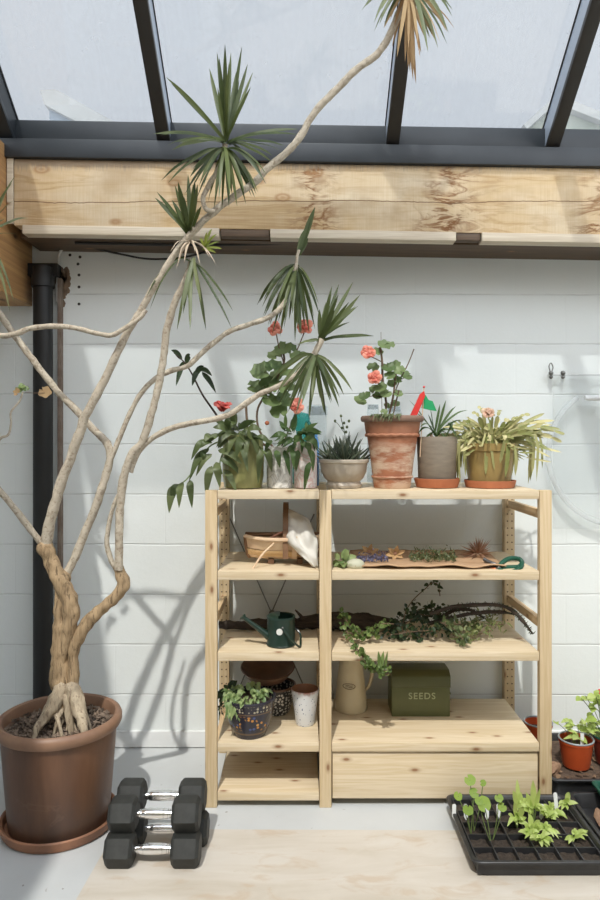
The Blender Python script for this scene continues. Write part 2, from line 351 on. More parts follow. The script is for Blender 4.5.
M['reed'] = mat('pale_reed', (.72, .55, .36), (.62, .42, .27), 15, .7)
M['pinkreed'] = mat('pink_brown_reed', (.50, .24, .17), (.40, .19, .12), 15, .7)
M['kraft'] = mat('brown_bark_sheet', (.46, .30, .175), (.36, .22, .12), 7, .9, .3, 25, stretch=(1, 4, 1))
M['pebble'] = mat('pale_pebble', (.52, .51, .38), (.44, .44, .32), 10, .7)
M['lav'] = leafmat('lavender_floret', (.05, .05, .10), (.19, .18, .28), .15)
M['star'] = mat('dried_star_flower', (.52, .33, .15), (.40, .24, .11), 20, .8)
M['thistle'] = mat('brown_thistle', (.33, .17, .10), (.45, .28, .18), 25, .9)
M['moss'] = leafmat('dried_green_herb', (.07, .10, .035), (.17, .20, .09), .15)
M['grip'] = mat('green_grip', (.012, .085, .05), (.010, .07, .042), 9, .4)
M['orange'] = mat('orange_plastic', (.70, .20, .05), None, 9, .45)
M['blade_steel'] = mat('dark_steel_blade', (.10, .10, .105), (.16, .16, .16), 20, .35, metal=.8)
M['flag_red'] = mat('red_plastic', (.66, .045, .035), (.55, .035, .03), 9, .4)
M['flag_green'] = mat('green_plastic', (.02, .33, .12), (.018, .28, .10), 9, .4)
M['tray'] = mat('black_plastic', (.016, .016, .017), (.026, .026, .027), 18, .38, .2, 120, bd=.001)
M['orange_pot'] = mat('orange_red_plastic', (.45, .072, .018), (.39, .06, .015), 9, .4)
M['dark_red_pot'] = mat('dark_red_plastic', (.22, .035, .02), (.17, .028, .016), 9, .45)
M['grey_rim'] = mat('grey_plastic_rim', (.30, .33, .34), (.24, .27, .28), 9, .4)
M['dark_green_tray'] = mat('dark_green_plastic', (.012, .085, .055), (.01, .07, .045), 9, .35)
M['tag'] = mat('white_plastic_label', (.78, .79, .78), None, 9, .5)
M['litter'] = leafmat('leaf_litter', (.10, .055, .03), (.34, .22, .13), .1, .9)
M['litter_base'] = mat('brown_debris', (.13, .085, .055), (.06, .04, .028), 40, .95, .8, 70, bd=.006)
M['render_wall'] = mat('pale_render', (.30, .30, .285), (.25, .25, .235), 4, .9)
M['render_grey'] = mat('blue_grey_render', (.20, .23, .26), (.17, .2, .23), 4, .9)
M['roof_grey'] = mat('weathered_roof', (.27, .28, .23), (.20, .22, .18), 6, .9, .3, 20)
M['masonry'] = mat('bare_masonry', (.26, .18, .12), (.14, .10, .07), 30, .95, .6, 60)

# ------------------------------------------------------------------ mesh builder
ORIG = {}
def spline(pts, n):
    if len(pts) == 2: return [pts[0].lerp(pts[1], i/n) for i in range(n+1)], [i/n for i in range(n+1)]
    out, ts = [], []
    q = [pts[0]*2-pts[1]] + list(pts) + [pts[-1]*2-pts[-2]]
    seg = len(pts)-1
    for i in range(seg*n+1):
        k = min(i//n, seg-1); t = i/n-k
        a, b, c, d = q[k], q[k+1], q[k+2], q[k+3]
        out.append(.5*((2*b)+(c-a)*t+(2*a-5*b+4*c-d)*t*t+(3*b-a-3*c+d)*t**3)); ts.append(i/n)
    return out, ts
PROF = {
    'lance': lambda t: (min(1, .55+t*3) if t < .3 else (1-((t-.3)/.7)**1.6)),
    'sword': lambda t: (.7+.6*t if t < .5 else 1-((t-.5)/.5)**2.2),
    'ovate': lambda t: max(.04, math.sin(math.pi*min(1, t**.75))**.8),
    'round': lambda t: max(.25, math.sin(math.pi*min(1, .12+t*.8))**.6),
    'seg': lambda t: max(.3, math.sin(math.pi*(.1+.82*t))**.45),
}
class B:
    def __init__(s): s.bm = bmesh.new()
    def box(s, x0, x1, y0, y1, z0, z1, bv=0, mtx=None):
        r = bmesh.ops.create_cube(s.bm, size=1)['verts']
        for v in r:
            v.co = V(((x0+x1)/2+v.co.x*(x1-x0), (y0+y1)/2+v.co.y*(y1-y0), (z0+z1)/2+v.co.z*(z1-z0)))
        if bv:
            es = list({e for v in r for e in v.link_edges})
            rr = bmesh.ops.bevel(s.bm, geom=es, offset=bv, segments=2, affect='EDGES', profile=.6)
            r = list({v for v in rr['verts']} | {v for v in r if v.is_valid})
        if mtx is not None:
            for v in r: v.co = mtx @ v.co
        return s
    def rings(s, rings, closed=True, cap=True):
        vs = [[s.bm.verts.new(p) for p in r] for r in rings]
        for a, b in zip(vs, vs[1:]):
            n = len(a)
            for i in range(n if closed else n-1):
                j = (i+1) % n
                try: s.bm.faces.new((a[i], a[j], b[j], b[i]))
                except ValueError: pass
        if cap and closed:
            try: s.bm.faces.new(vs[0][::-1]); s.bm.faces.new(vs[-1])
            except ValueError: pass
        return vs
    def tube(s, pts, rad, n=8, sub=6, wob=0, capend=True):
        pts = [V(p) for p in pts]
        if not hasattr(rad, '__len__'): rad = [rad]*len(pts)
        c, ts = spline(pts, sub if len(pts) > 2 else max(1, sub))
        rr = []
        for t in ts:
            if len(pts) == 2: rr.append(rad[0]+(rad[1]-rad[0])*t); continue
            k = min(int(t), len(pts)-2); f = t-k; rr.append(rad[k]*(1-f)+rad[k+1]*f)
        up = None; rings = []
        for i, p in enumerate(c):
            t = (c[min(i+1, len(c)-1)]-c[max(i-1, 0)]).normalized()
            if up is None: up = t.cross(V((.3, .9, .2))).normalized()
            up = (up-t*up.dot(t)).normalized(); sd = t.cross(up)
            ring = []
            for k in range(n):
                a = 2*math.pi*k/n; r = rr[i]
                q = p+(up*math.cos(a)+sd*math.sin(a))*r
                if wob: q += (q-p)*wob*noise.noise(q*35)
                ring.append(q)
            rings.append(ring)
        s.rings(rings, True, capend); return s
    def lathe(s, prof, c=(0, 0, 0), n=40, mtx=None, wob=0):
        c = V(c); rings = []
        for r, z in prof:
            ring = []
            for k in range(n):
                a = 2*math.pi*k/n; rr = r*(1+wob*noise.noise(V((math.cos(a)*2, math.sin(a)*2, z*20))))
                q = V((rr*math.cos(a), rr*math.sin(a), z))
                ring.append((mtx @ q if mtx is not None else q)+c)
            rings.append(ring)
        vs = s.rings(rings, True, False); r0, rl = prof[0][0], prof[-1][0]
        if r0 > .02 and rl > .02 and prof[0][1] > min(z for _, z in prof)+1e-5 or (r0 > .02 and rl > .02 and abs(r0-rl) < .02):
            for i in range(n):
                j = (i+1) % n; s.bm.faces.new((vs[-1][i], vs[-1][j], vs[0][j], vs[0][i]))
        else:
            if r0 < .02 or prof[0][1] <= min(z for _, z in prof)+1e-5: s.bm.faces.new(vs[0][::-1])
            if rl < .02: s.bm.faces.new(vs[-1])
        return s
    def blade(s, pts, w, prof='lance', fold=.2, up=None, sub=5, twist=0.0):
        pts = [V(p) for p in pts]; c, ts = spline(pts, sub); n = len(c); f = PROF[prof]
        up = V(up) if up is not None else V((0, -.45, 1)); rings = []
        for i, p in enumerate(c):
            t = (c[min(i+1, n-1)]-c[max(i-1, 0)]).normalized()
            sd = t.cross(up)
            sd = sd.normalized() if sd.length > .05 else V((1, 0, 0))
            if twist: sd = Matrix.Rotation(twist, 3, t) @ sd
            nn = sd.cross(t); ww = w*.5*(f(i/(n-1)) if i < n-1 else .03)
            rings.append([p-sd*ww, p-nn*ww*fold, p+sd*ww])
        s.rings(rings, False, False); return s
    def disc(s, c, nrm, r, lobes=7, cup=.25, depth=.12, n=21):
        c = V(c); nrm = V(nrm).normalized(); a = nrm.cross(V((.3, .5, .77))).normalized(); b = nrm.cross(a)
        ph = R.uniform(0, 6.28); m = s.bm.verts.new(c); r1, r2 = [], []
        for k in range(n):
            t = 2*math.pi*k/n; q = 1+depth*math.cos(lobes*t)+.05*math.sin(2*t+ph)
            notch = .45 if k == 0 else 1
            d = a*math.cos(t+ph)+b*math.sin(t+ph)
            r1.append(s.bm.verts.new(c+d*r*.55*notch+nrm*r*cup*.35)); r2.append(s.bm.verts.new(c+d*r*q*notch+nrm*r*cup*(.6+.3*math.cos(lobes*t))))
        for k in range(n):
            j = (k+1) % n
            s.bm.faces.new((m, r1[k], r1[j])); s.bm.faces.new((r1[k], r2[k], r2[j], r1[j]))
        return s
    def rose(s, c, r, ax=(0, -1, .4), layers=((5, .35, .55), (7, .75, .8), (8, 1.15, 1.0))):
        c = V(c); ax = V(ax).normalized(); a = ax.cross(V((.2, .3, .9))).normalized(); b = ax.cross(a)
        for n, ang0, ln in layers:
            for k in range(n):
                t = 2*math.pi*(k+R.random()*.9)/n; ang = ang0*R.uniform(.7, 1.25); d = a*math.cos(t)+b*math.sin(t)
                e = ax*math.cos(ang)+d*math.sin(ang); tip = c+e*r*ln*R.uniform(.7, 1.2)
                s.blade([c-ax*r*.2, c.lerp(tip, .6)+ax*r*.12, tip], r*.8, 'round', -.5, up=ax.cross(d)*.1+ax+d*.2, sub=3)
        return s
    def ball(s, c, r, sc=(1, 1, 1), seg=12):
        rs = bmesh.ops.create_uvsphere(s.bm, u_segments=seg, v_segments=max(5, seg*2//3), radius=r)['verts']
        for v in rs: v.co = V((v.co.x*sc[0], v.co.y*sc[1], v.co.z*sc[2]))+V(c)
        return s
    def prism(s, pts, y0, y1):         # polygon in X-Z pushed along Y
        a = [s.bm.verts.new((x, y0, z)) for x, z in pts]; b = [s.bm.verts.new((x, y1, z)) for x, z in pts]
        s.bm.faces.new(a); s.bm.faces.new(b[::-1])
        for i in range(len(a)):
            j = (i+1) % len(a); s.bm.faces.new((a[j], a[i], b[i], b[j]))
        return s
    def tilt(s):                       # roof timbers and glazing run slightly out of level
        for v in s.bm.verts: v.co.z -= .0165*v.co.x
        return s
    def build(s, name, m, parent=None, smooth=True, sharp=40):
        o0 = ORIG.get(parent.name, V()) if parent else V()
        bmesh.ops.recalc_face_normals(s.bm, faces=s.bm.faces)
        me = bpy.data.meshes.new(name)
        if o0.length: bmesh.ops.translate(s.bm, verts=s.bm.verts, vec=-o0)
        if smooth:
            for f in s.bm.faces: f.smooth = True
            lim = math.radians(sharp)
            for e in s.bm.edges:
                if len(e.link_faces) == 2 and e.calc_face_angle(0) > lim: e.smooth = False
        s.bm.to_mesh(me); s.bm.free(); me.materials.append(M[m])
        o = bpy.data.objects.new(name, me); COL.objects.link(o)
        if parent: o.parent = parent; ORIG[o.name] = o0
        return o
def thing(name, label, cat, loc, group=None):
    o = bpy.data.objects.new(name, None); COL.objects.link(o); o.empty_display_size = .05
    o.location = loc; o['label'] = label; o['category'] = cat
    if group: o['group'] = group
    ORIG[o.name] = V(loc); return o
def tag(o, label, cat, group=None, kind=None):
    o['label'] = label; o['category'] = cat
    if group: o['group'] = group
    if kind: o['kind'] = kind
    return o
def single(b, name, m, label, cat, loc, group=None, sharp=40):   # a thing that is one mesh, origin at its base
    ORIG['_tmp'] = V(loc)
    bmesh.ops.translate(b.bm, verts=b.bm.verts, vec=-V(loc))
    o = b.build(name, m, sharp=sharp); o.location = loc; return tag(o, label, cat, group)
def struct(b, name, m, label=None, cat=None, smooth=True):
    o = b.build(name, m, None, smooth); o['kind'] = 'structure'
    if label: o['label'] = label; o['category'] = cat
    return o
def copy_thing(o, loc, label):
    c = o.copy(); COL.objects.link(c); c.location = loc; c['label'] = label
    for ch in [x for x in bpy.data.objects if x.parent == o]:
        k = ch.copy(); COL.objects.link(k); k.parent = c
    return c

# ------------------------------------------------------------------ setting
WY = 3.17                                   # the block wall
struct(B().box(-1.75, 2.3, WY, WY+.22, 0, 2.62), 'wall_back', 'wall', 'white painted concrete block wall behind the shelving', 'wall')
struct(B().box(-1.97, -1.75, -1.6, WY+.22, 0, 2.62), 'wall_left', 'wall_s')
struct(B().box(2.3, 2.52, -1.6, WY+.22, 0, 2.62), 'wall_right', 'wall_s')
struct(B().box(-1.97, 2.52, -1.82, -1.6, 0, 4.3), 'wall_front', 'cream_plaster')  # unseen wall added to cut sky light and bounce warm light
struct(B().box(-1.97, 2.52, -4.5, WY+.22, -.1, 0), 'floor', 'floor', 'pale grey painted concrete floor', 'floor')
bb = B().box(-1.75, 2.3, WY-.012, WY, .004, .078, .003)
struct(bb, 'baseboard_back', 'white_paint', 'white painted skirting strip at the foot of the wall', 'skirting')
struct(B().box(-1.75, -1.25, -1.4, 2.33, 2.661, 3.10), 'wall_left_shade', 'wall_s')  # unseen upstand added so its top edge shades the back wall's left
# timber beam on the wall head
BY = 2.89
struct(B().box(-1.205, 2.3, BY, WY+.2, 2.305, 2.585, .004).tilt(), 'wood_beam', 'beam', 'rough sawn timber beam with brown stains under the glass roof', 'beam')
struct(B().box(-1.75, -1.236, -1.4, WY, 2.037, 2.66, .004), 'wood_beam_side', 'beam_side', 'side timber beam in shade at the left edge', 'beam')
b = B().box(-1.233, -1.206, BY-.006, BY+.001, 2.33, 2.605, .001)
for zz in (2.575, 2.37): b.lathe([(.001, -.008), (.006, -.007), (.006, -.005)], (-1.22, BY, zz), 10, Matrix.Rotation(-math.pi/2, 3, 'X') @ Matrix.Scale(-1, 3))
tag(b.build('bracket', 'rust'), 'narrow pale metal angle bracket where the two timber beams meet', 'bracket')
bpy.data.objects['bracket'].data.materials[0] = M['batten']
for x0, x1, m, lab in ((-1.165, -.34, 'batten', 'pale wooden batten under the left end of the beam'), (-.335, -.13, 'batten_shade', 'short batten coloured dark as the shaded gap between two pale ones'),  # the dark piece fills a gap that is only shade
                  (-.125, .655, 'batten', 'pale wooden batten under the middle of the beam'), (.66, .76, 'batten_shade', 'shortest wooden block under the beam with shade in its dark colour'), (.765, 2.2, 'batten', 'pale wooden batten under the right end of the beam')):
    y0 = BY-.012 if m == 'batten' else BY+.004
    tag(B().box(x0, x1, y0, BY+.05, 2.268 if m == 'batten' else 2.275, 2.3045, .002).tilt().build('batten', m), lab, 'batten', 'battens under the beam')
struct(B().box(-1.20, 2.3, BY+.06, WY+.0, 2.272, 2.3045).tilt(), 'trim_1', 'batten_shade', 'timber packing under the beam, shade painted into its dark colour', 'trim')
# bare patch and screw holes in the wall
b = B()
for i in range(26):
    x = -1.115+R.uniform(-.01, .05)*1.0; z = 2.20-abs(R.gauss(0, .055)); r = R.uniform(.008, .02)
    b.lathe([(0.001, 0), (r, 0), (r*.6, .0022), (.001, .0022)], (x, WY, z), 9, Matrix.Rotation(math.pi/2, 3, 'X') @ Matrix.Scale(1.6, 3, V((0, 1, 0))), .5)
tag(b.build('chipped_patch', 'masonry'), 'chipped brown bare patch in the wall paint beside the black pipe', 'wall damage')
b = B()
for px, py in ((70, 253), (80, 255), (78, 262), (79, 273), (79, 285), (79, 302)):
    p = P(px, py, WY); b.lathe([(.001, 0), (.007, 0), (.006, .002), (.001, .002)], p, 10, Matrix.Rotation(math.pi/2, 3, 'X'))
tag(b.build('screw_holes', 'cable'), 'column of small dark screw holes high in the white wall', 'holes', kind='stuff')

# glass roof: sill, rafters, panes
t = thing('roof_sill', 'dark anthracite metal sill of the glass roof above the timber beam', 'roof sill', (0, 2.9, 2.6)); t['kind'] = 'structure'
B().box(-1.75, 2.3, 2.868, 3.3, 2.5855, 2.664, .004).tilt().build('lower_rail', 'steel_dark', t)
B().box(-1.75, 2.3, 2.92, 3.3, 2.665, 2.765, .006).tilt().build('upper_rail', 'steel_dark', t)
SL = math.atan(.75); U = V((0, -math.cos(SL), math.sin(SL))); NN = V((0, math.sin(SL), math.cos(SL)))
def sloped(x0, x1, a0, a1, n0, n1, bv=0):     # a box that lies along the roof slope
    o = V((0, 2.90, 2.675)); m = Matrix(((1, 0, 0, 0), (0, U.y, NN.y, o.y), (0, U.z, NN.z, o.z), (0, 0, 0, 1)))
    return B().box(x0, x1, a0, a1, n0, n1, bv, m).tilt()
RX = [-1.262, -.575, .39, 1.066, 1.9]
for i, x in enumerate(RX):
    t = thing('rafter', ['dark glazing bar in the top left corner of the glass roof', 'dark glazing bar left of the middle pane of the roof', 'dark glazing bar behind the dry crown of the dracaena',
                         'dark glazing bar at the upper right of the glass roof', 'dark glazing bar beyond the right edge of the roof'][i], 'glazing bar', V((x, 2.9, 2.7)), 'glazing bars of the roof'); t['kind'] = 'structure'
    w = .055 if i == 0 else .027
    sloped(x-w, x+w, -.03, 2.15, -.012, .012, .003).build('bar_cap', 'rafter_cap' if i else 'steel_dark', t)
    sloped(x-w+.004, x+w-.004, -.03, 2.15, .0125, .098).build('bar_side', 'rafter_skylit' if i else 'steel_dark', t)
    sloped(x-w, x+w, -.03, 2.15, .0985, .107).build('bar_seal', 'gasket', t)
for i in range(4):
    o = sloped(RX[i]+.028, RX[i+1]-.028, -.06, 2.15, .108, .114).build('window_%d' % (i+1), 'glass', None, False)
    o['kind'] = 'structure'
o = sloped(-1.75, RX[0]-.06, -.06, 2.15, .108, .114).build('window_5', 'glass', None, False); o['kind'] = 'structure'

t = thing('shade_panel', 'added pale shade panel under the second pane, above the frame', 'added shade panel', (-.09, 2.35, 3.1))  # added out of view to shade a band of the back wall
sloped(-.54, .355, .60, .90, .03, .06, .004).build('panel_body', 'white_paint', t)
# outside, seen hazily through the panes
t = thing('neighbour_gable', 'pale capped gable wall outside seen through the left roof pane', 'building', P(75, 118, 7.5))
a, c, d = P(46, 92, 7.5), P(105, 123, 7.5), P(46, 135, 7.5)
B().prism([(a.x+.03, a.z-.05), (c.x+.6, c.z-.36), (c.x+.6, 2), (a.x+.03, 2)], 7.52, 8.2).build('gable_wall', 'render_grey', t)
B().prism([(a.x-.05, a.z+.02), (a.x+.12, a.z+.03), (c.x+.65, c.z-.28), (c.x+.65, c.z-.48), (a.x, a.z-.14)], 7.45, 8.3).build('coping', 'render_wall', t)
t = thing('neighbour_roof', 'pale weathered roof slope outside seen through the right roof pane', 'building', P(590, 125, 7.5))
a = P(562, 104, 7.5); c = P(660, 140, 7.5)
B().prism([(a.x-.4, a.z-.25), (a.x-.1, a.z), (a.x, a.z+.02), (c.x+1, c.z-.42), (c.x+1, 2.2), (a.x-.4, 2.2)], 7.6, 9).build('roof_slope', 'roof_grey', t)
B().prism([(a.x-.42, a.z-.2), (a.x-.1, a.z+.09), (a.x, a.z+.11), (c.x+1, c.z-.32), (c.x+1, c.z-.42), (a.x, a.z+.01), (a.x-.1, a.z), (a.x-.38, a.z-.25)], 7.5, 9.1).build('verge', 'render_wall', t)

# downpipe, strip, cables
t = thing('downpipe', 'black round drainpipe standing against the wall behind the dracaena', 'drainpipe', (-1.17, 3.10, 0))
x = (43-300)*3.10/F
B().tube([(x, 3.10, .02), (x, 3.10, 2.20)], [.043, .043], 24).build('pipe', 'pipe', t)
B().lathe([(.044, 0), (.052, 0), (.052, .05), (.044, .05)], (x, 3.10, 2.11), 24).build('collar', 'pipe', t)
b = B().box(x-.075, x+.06, 3.11, WY-.001, 2.165, 2.222, .003); b.build('elbow_box', 'pipe', t)
tag(B().box(x+.05, x+.068, WY-.03, WY-.001, .09, 2.16, .002).build('edge_strip', 'rust'), 'thin brown wooden strip running down the wall beside the black pipe', 'strip')
b = B().tube([P(57, 300, WY-.02), P(58, 262, WY-.02), P(60, 250, WY-.02), P(68, 246, WY-.02), P(95, 246, WY-.02)], .006, 8)
tag(b.build('white_conduit', 'white_cable'), 'short white cable bent around the top corner of the wall', 'cable')
b = B().tube([P(60, 243, 3.13), P(90, 246, 3.13), P(120, 252, 3.13), P(150, 257, 3.13), P(185, 255, 3.13), P(215, 247, 3.13), P(235, 243, 3.13)], .0045, 8)
tag(b.build('sagging_cable', 'cable'), 'black cable sagging below the timber beam at the left', 'cable')
b = B().tube([P(75, 241, 3.0), P(200, 243, 3.0), P(330, 241, 3.0), P(470, 243, 3.0), P(620, 241, 3.0)], .006, 8)
tag(b.build('straight_cable', 'cable'), 'long dark cable run tight under the beam', 'cable')

# fittings and hose at the right of the wall
t = thing('wall_rail', 'thin metal wire rail with dark clips on the wall at the right', 'wall rail', P(552, 373, WY))
B().tube([P(551, 373, WY-.03), P(640, 373, WY-.03)], [.002, .002], 8).build('wire', 'wire', t)
b = B()
for px in (551, 563):
    b.tube([P(px, 372.5, WY), P(px, 372.5, WY-.045)], [.006, .006], 8); b.ball(P(px, 371, WY-.04), .011); b.ball(P(px, 375, WY-.036), .009)
b.build('clip', 'zinc', t)
b = B().tube([P(550, 369, WY-.03), P(549, 364, WY-.03), P(551, 361, WY-.03), P(553, 365, WY-.03), P(552, 369, WY-.03)], .0025, 6); b.build('ring', 'zinc', t)
b = B(); rg = []
for i in range(25):
    x = P(551, 0, WY).x+i*.022; rg.append([V((x, WY-.022+.004*math.sin(i*1.7), P(0, z, WY).z)) for z in (373.5, 410, 450, 490, 526)])
b.rings(rg, False, False)
o = b.build('plastic_sheet', 'polythene'); tag(o, 'clear plastic sheet hanging from the wire rail on the wall', 'plastic sheet')
o.modifiers.new('solid', 'SOLIDIFY').thickness = .002
c = P(622, 452, WY-.05); pts = []
for i in range(22):
    a = math.radians(128+i*12); pts.append(c+V((.335*math.cos(a), 0, .325*math.sin(a))))
tag(B().tube(pts, .013, 10, 3).build('hose_coil', 'hose'), 'milky translucent hose hung in a wide loop at the right of the wall', 'hose')
b = B()
for px in (585, 592): b.tube([P(px, 396, WY-.05), P(px+60, 396, WY-.05)], [.012, .012], 10, 2)
tag(B().tube([P(585, 396, WY-.075), P(650, 396, WY-.075)], [.012, .012], 12).build('wall_peg', 'white_paint'), 'white round bar on the wall crossing the hose loop', 'bar')
b.bm.free()

# ------------------------------------------------------------------ plywood sheet on the floor
b = B(); z0 = .0045
pl = [(-.669, 2.50), (-.80, .3), (2.25, .3), (2.25, 2.48)]
a = [b.bm.verts.new((x, y, 0.0005)) for x, y in pl]; c = [b.bm.verts.new((x, y, z0)) for x, y in pl]
b.bm.faces.new(a); b.bm.faces.new(c[::-1])
for i in range(4): b.bm.faces.new((a[i], a[(i+1) % 4], c[(i+1) % 4], c[i]))
tag(b.build('plywood_sheet', 'ply', None, False), 'stained cream plywood sheet lying on the concrete floor under the dumbbells', 'plywood')

# ------------------------------------------------------------------ shelving unit
D = 2.65
SH = thing('shelving_unit', 'pale pine open shelving unit against the white block wall', 'shelves', (.303, 2.88, 0))
PX = [(-.367, -.321), (.0753, .1217), (.927, .9735)]
for x0, x1 in PX:
    B().box(x0, x1, D, D+.032, 0, 1.227, .003).build('post', 'pine_z', SH)
    o = B().box(x0, x1, 3.108, 3.148, 0, 1.227, .003).build('post', 'pine_z', SH)
    b = B()
    for k in range(36):
        for dx in (.013, .033):
            b.lathe([(.0005, 0), (.0035, 0), (.0035, .0012), (.0005, .0012)], (x0+dx, 3.108, .06+k*.032), 8, Matrix.Rotation(math.pi/2, 3, 'X'))
    ph = b.build('peg_holes', 'twig', o); ph['kind'] = 'stuff'
    for z in (.165, .70, 1.13):
        B().box(x0+.012, x1-.012, D+.032, 3.108, z-.018, z+.018, .003).build('rung', 'pine_y', SH)
for x0, x1 in ((-.3195, .0738), (.1232, .9255)):
    for k, zt in enumerate((1.2275, .915, .602, .251, .062)):
        if k == 4 and x0 > 0: continue
        B().box(x0, x1, D+.002, 3.10, zt-.035, zt, .003).build('shelf', 'pine_x', SH)
B().box(.126, .923, D+.012, D+.03, .030, .209, .003).build('front_panel', 'pine_x', SH)
B().box(.126, .923, D+.03, 3.10, .030, .05, .002).build('bottom_board', 'pine_x', SH)
for q in (P(228, 512, 3.155), P(314, 512, 3.155)):
    e = P(316 if q.x < P(270, 0, 3.155).x else 228, 712, 3.155)
    B().tube([q, e], [.003, .003], 6).build('cross_brace', 'zinc', SH)
c = P(272, 611, 3.15); B().lathe([(.002, -.006), (.014, -.006), (.014, .006), (.002, .006)], c, 12, Matrix.Rotation(math.pi/2, 3, 'X')).build('brace_hub', 'zinc', SH)
# ------------------------------------------------------------------ the big dracaena
TY = 2.55; TX = -.893
def pot_profile(rt, rb, h, wall=.012, lip=.0, z0=0.0):
    return [(rb*.9, z0), (rb, z0+.004), (rb+(rt-rb)*.5, z0+h*.5), (rt, z0+h-.004), (rt-.002, z0+h), (rt-wall, z0+h), (rt-wall-.002, z0+h-.01), (rt-wall-.01, z0+h*.72), (.005, z0+h*.70)]
o = single(B().lathe([(.175, 0), (.2, .004), (.208, .02), (.211, .038), (.205, .042), (.197, .037), (.19, .014), (.01, .012)], (TX, TY, 0), 56), 'pot_saucer', 'saucer', 'orange brown clay saucer under the big brown plant pot', 'saucer', (TX, TY, 0))
TR = thing('dracaena_tree', 'tall branching dracaena in a big brown clay pot at the left', 'potted tree', (TX, TY, .0125))
zb = .0125
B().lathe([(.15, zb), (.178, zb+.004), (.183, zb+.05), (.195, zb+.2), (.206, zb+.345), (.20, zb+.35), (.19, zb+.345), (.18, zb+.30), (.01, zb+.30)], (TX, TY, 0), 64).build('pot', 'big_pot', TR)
rim = [(.196, .362), (.207, .358), (.219, .362), (.225, .374), (.225, .388), (.220, .399), (.210, .404), (.200, .400), (.196, .388), (.194, .362)]
B().lathe(rim, (TX, TY, 0), 64).build('pot_rim', 'big_rim', TR)
b = B(); rg = []
for i in range(13):
    r = .193*i/12+.001
    rg.append([V((TX+r*math.cos(k*math.pi/18), TY+r*math.sin(k*math.pi/18), .352+.018*noise.noise(V((r*30*math.cos(k*math.pi/18), r*30*math.sin(k*math.pi/18), 3))))) for k in range(36)])
b.rings(rg, True, False); so = b.build('soil', 'soil', TR)
b = B()
for i in range(900):
    a = R.uniform(0, 6.283); r = .188*math.sqrt(R.random()); s = R.uniform(.002, .006)
    p = V((TX+r*math.cos(a), TY+r*math.sin(a), .358+R.uniform(-.004, .010)))
    m = Matrix.Translation(p) @ Matrix.Rotation(R.uniform(0, 3), 4, V((R.random(), R.random(), R.random()+.01)))
    b.box(-s*1.6, s*1.6, -s, s, -s*.4, s*.4, 0, m)
o = b.build('bark_mulch', 'chip', TR, False); o['kind'] = 'stuff'
def pp(lst, Y0, dY=0.0):
    n = len(lst); return [P(x, y, Y0+dY*i/(n-1)) for i, (x, y) in enumerate(lst)]
W = TY/F
def br(b, lst, r0, r1, Y0, dY=0.0, n=10, wob=.25):
    k = len(lst)
    if hasattr(r0, '__len__'): rr = (list(r0)+[r0[-1]]*k)[:k]; b.tube(pp(lst, Y0, dY), [x*W*.9 for x in rr], n, 5, wob); return b
    b.tube(pp(lst, Y0, dY), [(r0+(r1-r0)*i/(k-1))*W*.9 for i in range(k)], n, 5, wob); return b
bt = B()
bt.tube(pp([(67, 705), (66, 690), (61, 675), (61, 650), (62, 625), (61, 603), (58, 588)], TY), [x*W for x in (12.5, 12, 10.5, 9.5, 9, 7, 3)], 18, 8, .22)
bt.tube(pp([(63, 662), (65, 645), (69, 625), (71, 607), (67, 591), (57, 573), (50, 557), (45, 546)], TY-.02), [x*W for x in (2, 5, 7.2, 8.2, 8.2, 8, 7, 8)], 18, 8, .22)
bt.tube(pp([(72, 695), (73, 672), (73, 652), (78, 636), (90, 618), (105, 604), (118, 592), (124, 581), (121, 572), (118, 564)], TY-.01), [x*W for x in (7, 6, 5.6, 6.8, 6.2, 5.8, 5.8, 6.4, 5.6, 4.8)], 16, 8, .22)
bt.ball(P(45, 546, TY-.02), 8.5*W); bt.ball(P(62, 577, TY-.01), 9*W)
bt.build('trunk', 'bark', TR)
bt = B()
for l, r in (([(64, 682), (58, 694), (50, 708), (43, 719), (37, 727), (33, 732)], (7.5, 8.2, 6.5, 5, 3.6, 2)), ([(70, 682), (75, 695), (79, 708), (82, 718), (84, 725), (86, 730)], (7.5, 8.2, 7, 5.8, 4.6, 3)), ([(60, 700), (66, 694), (72, 700)], (3, 5, 3)),
             ([(66, 695), (63, 706), (59, 714), (53, 721)], (6, 3, 2.2, 1.4)), ([(70, 703), (62, 711), (56, 713), (59, 721), (63, 728)], (3, 2.4, 2.6, 2.2, 1.4)), ([(54, 702), (46, 709), (40, 714)], (2.5, 1.8, 1)), ([(78, 706), (86, 713), (92, 720)], (2.5, 1.8, 1)),
             ([(70, 708), (64, 716), (58, 722)], (1.6, 1.3, 1)), ([(72, 712), (68, 720), (66, 731)], (1.6, 1.2, .9)), ([(76, 715), (72, 722), (70, 734)], (1.3, 1.1, .8)), ([(66, 700), (70, 712), (78, 721)], (2.2, 1.5, .9)), ([(64, 710), (67, 718), (73, 727)], (1.4, 1.1, .8))):
    q = [P(x, y, TY-.015-.021*i) for i, (x, y) in enumerate(l)]
    for v in q[:-1]: v.z = max(v.z, .364)
    q[-1].z = .350
    bt.tube(q, [x*W for x in r], 12, 6, .3)
bt.build('root', 'root', TR)
bt = B()
br(bt, [(45, 546), (30, 527), (15, 507), (0, 489), (-14, 472)], 3.8, 3.2, TY-.02, -.05)
br(bt, [(46, 546), (47, 535), (52, 512), (60, 485), (70, 457), (80, 430), (85, 415), (105, 377), (125, 335), (140, 310), (150, 292), (160, 275), (175, 252), (185, 239), (200, 222), (217, 207), (235, 194), (255, 180), (267, 167), (285, 152), (300, 135), (310, 117), (322, 102), (340, 84), (357, 67), (377, 52), (390, 32), (398, 13), (404, -4), (408, -40), (410, -80)], [6.2]*2+[5.6]*2+[5.2]*2+[4.6]*2+[3.9]*2+[3.7]*23, 0, TY-.02, -.2)
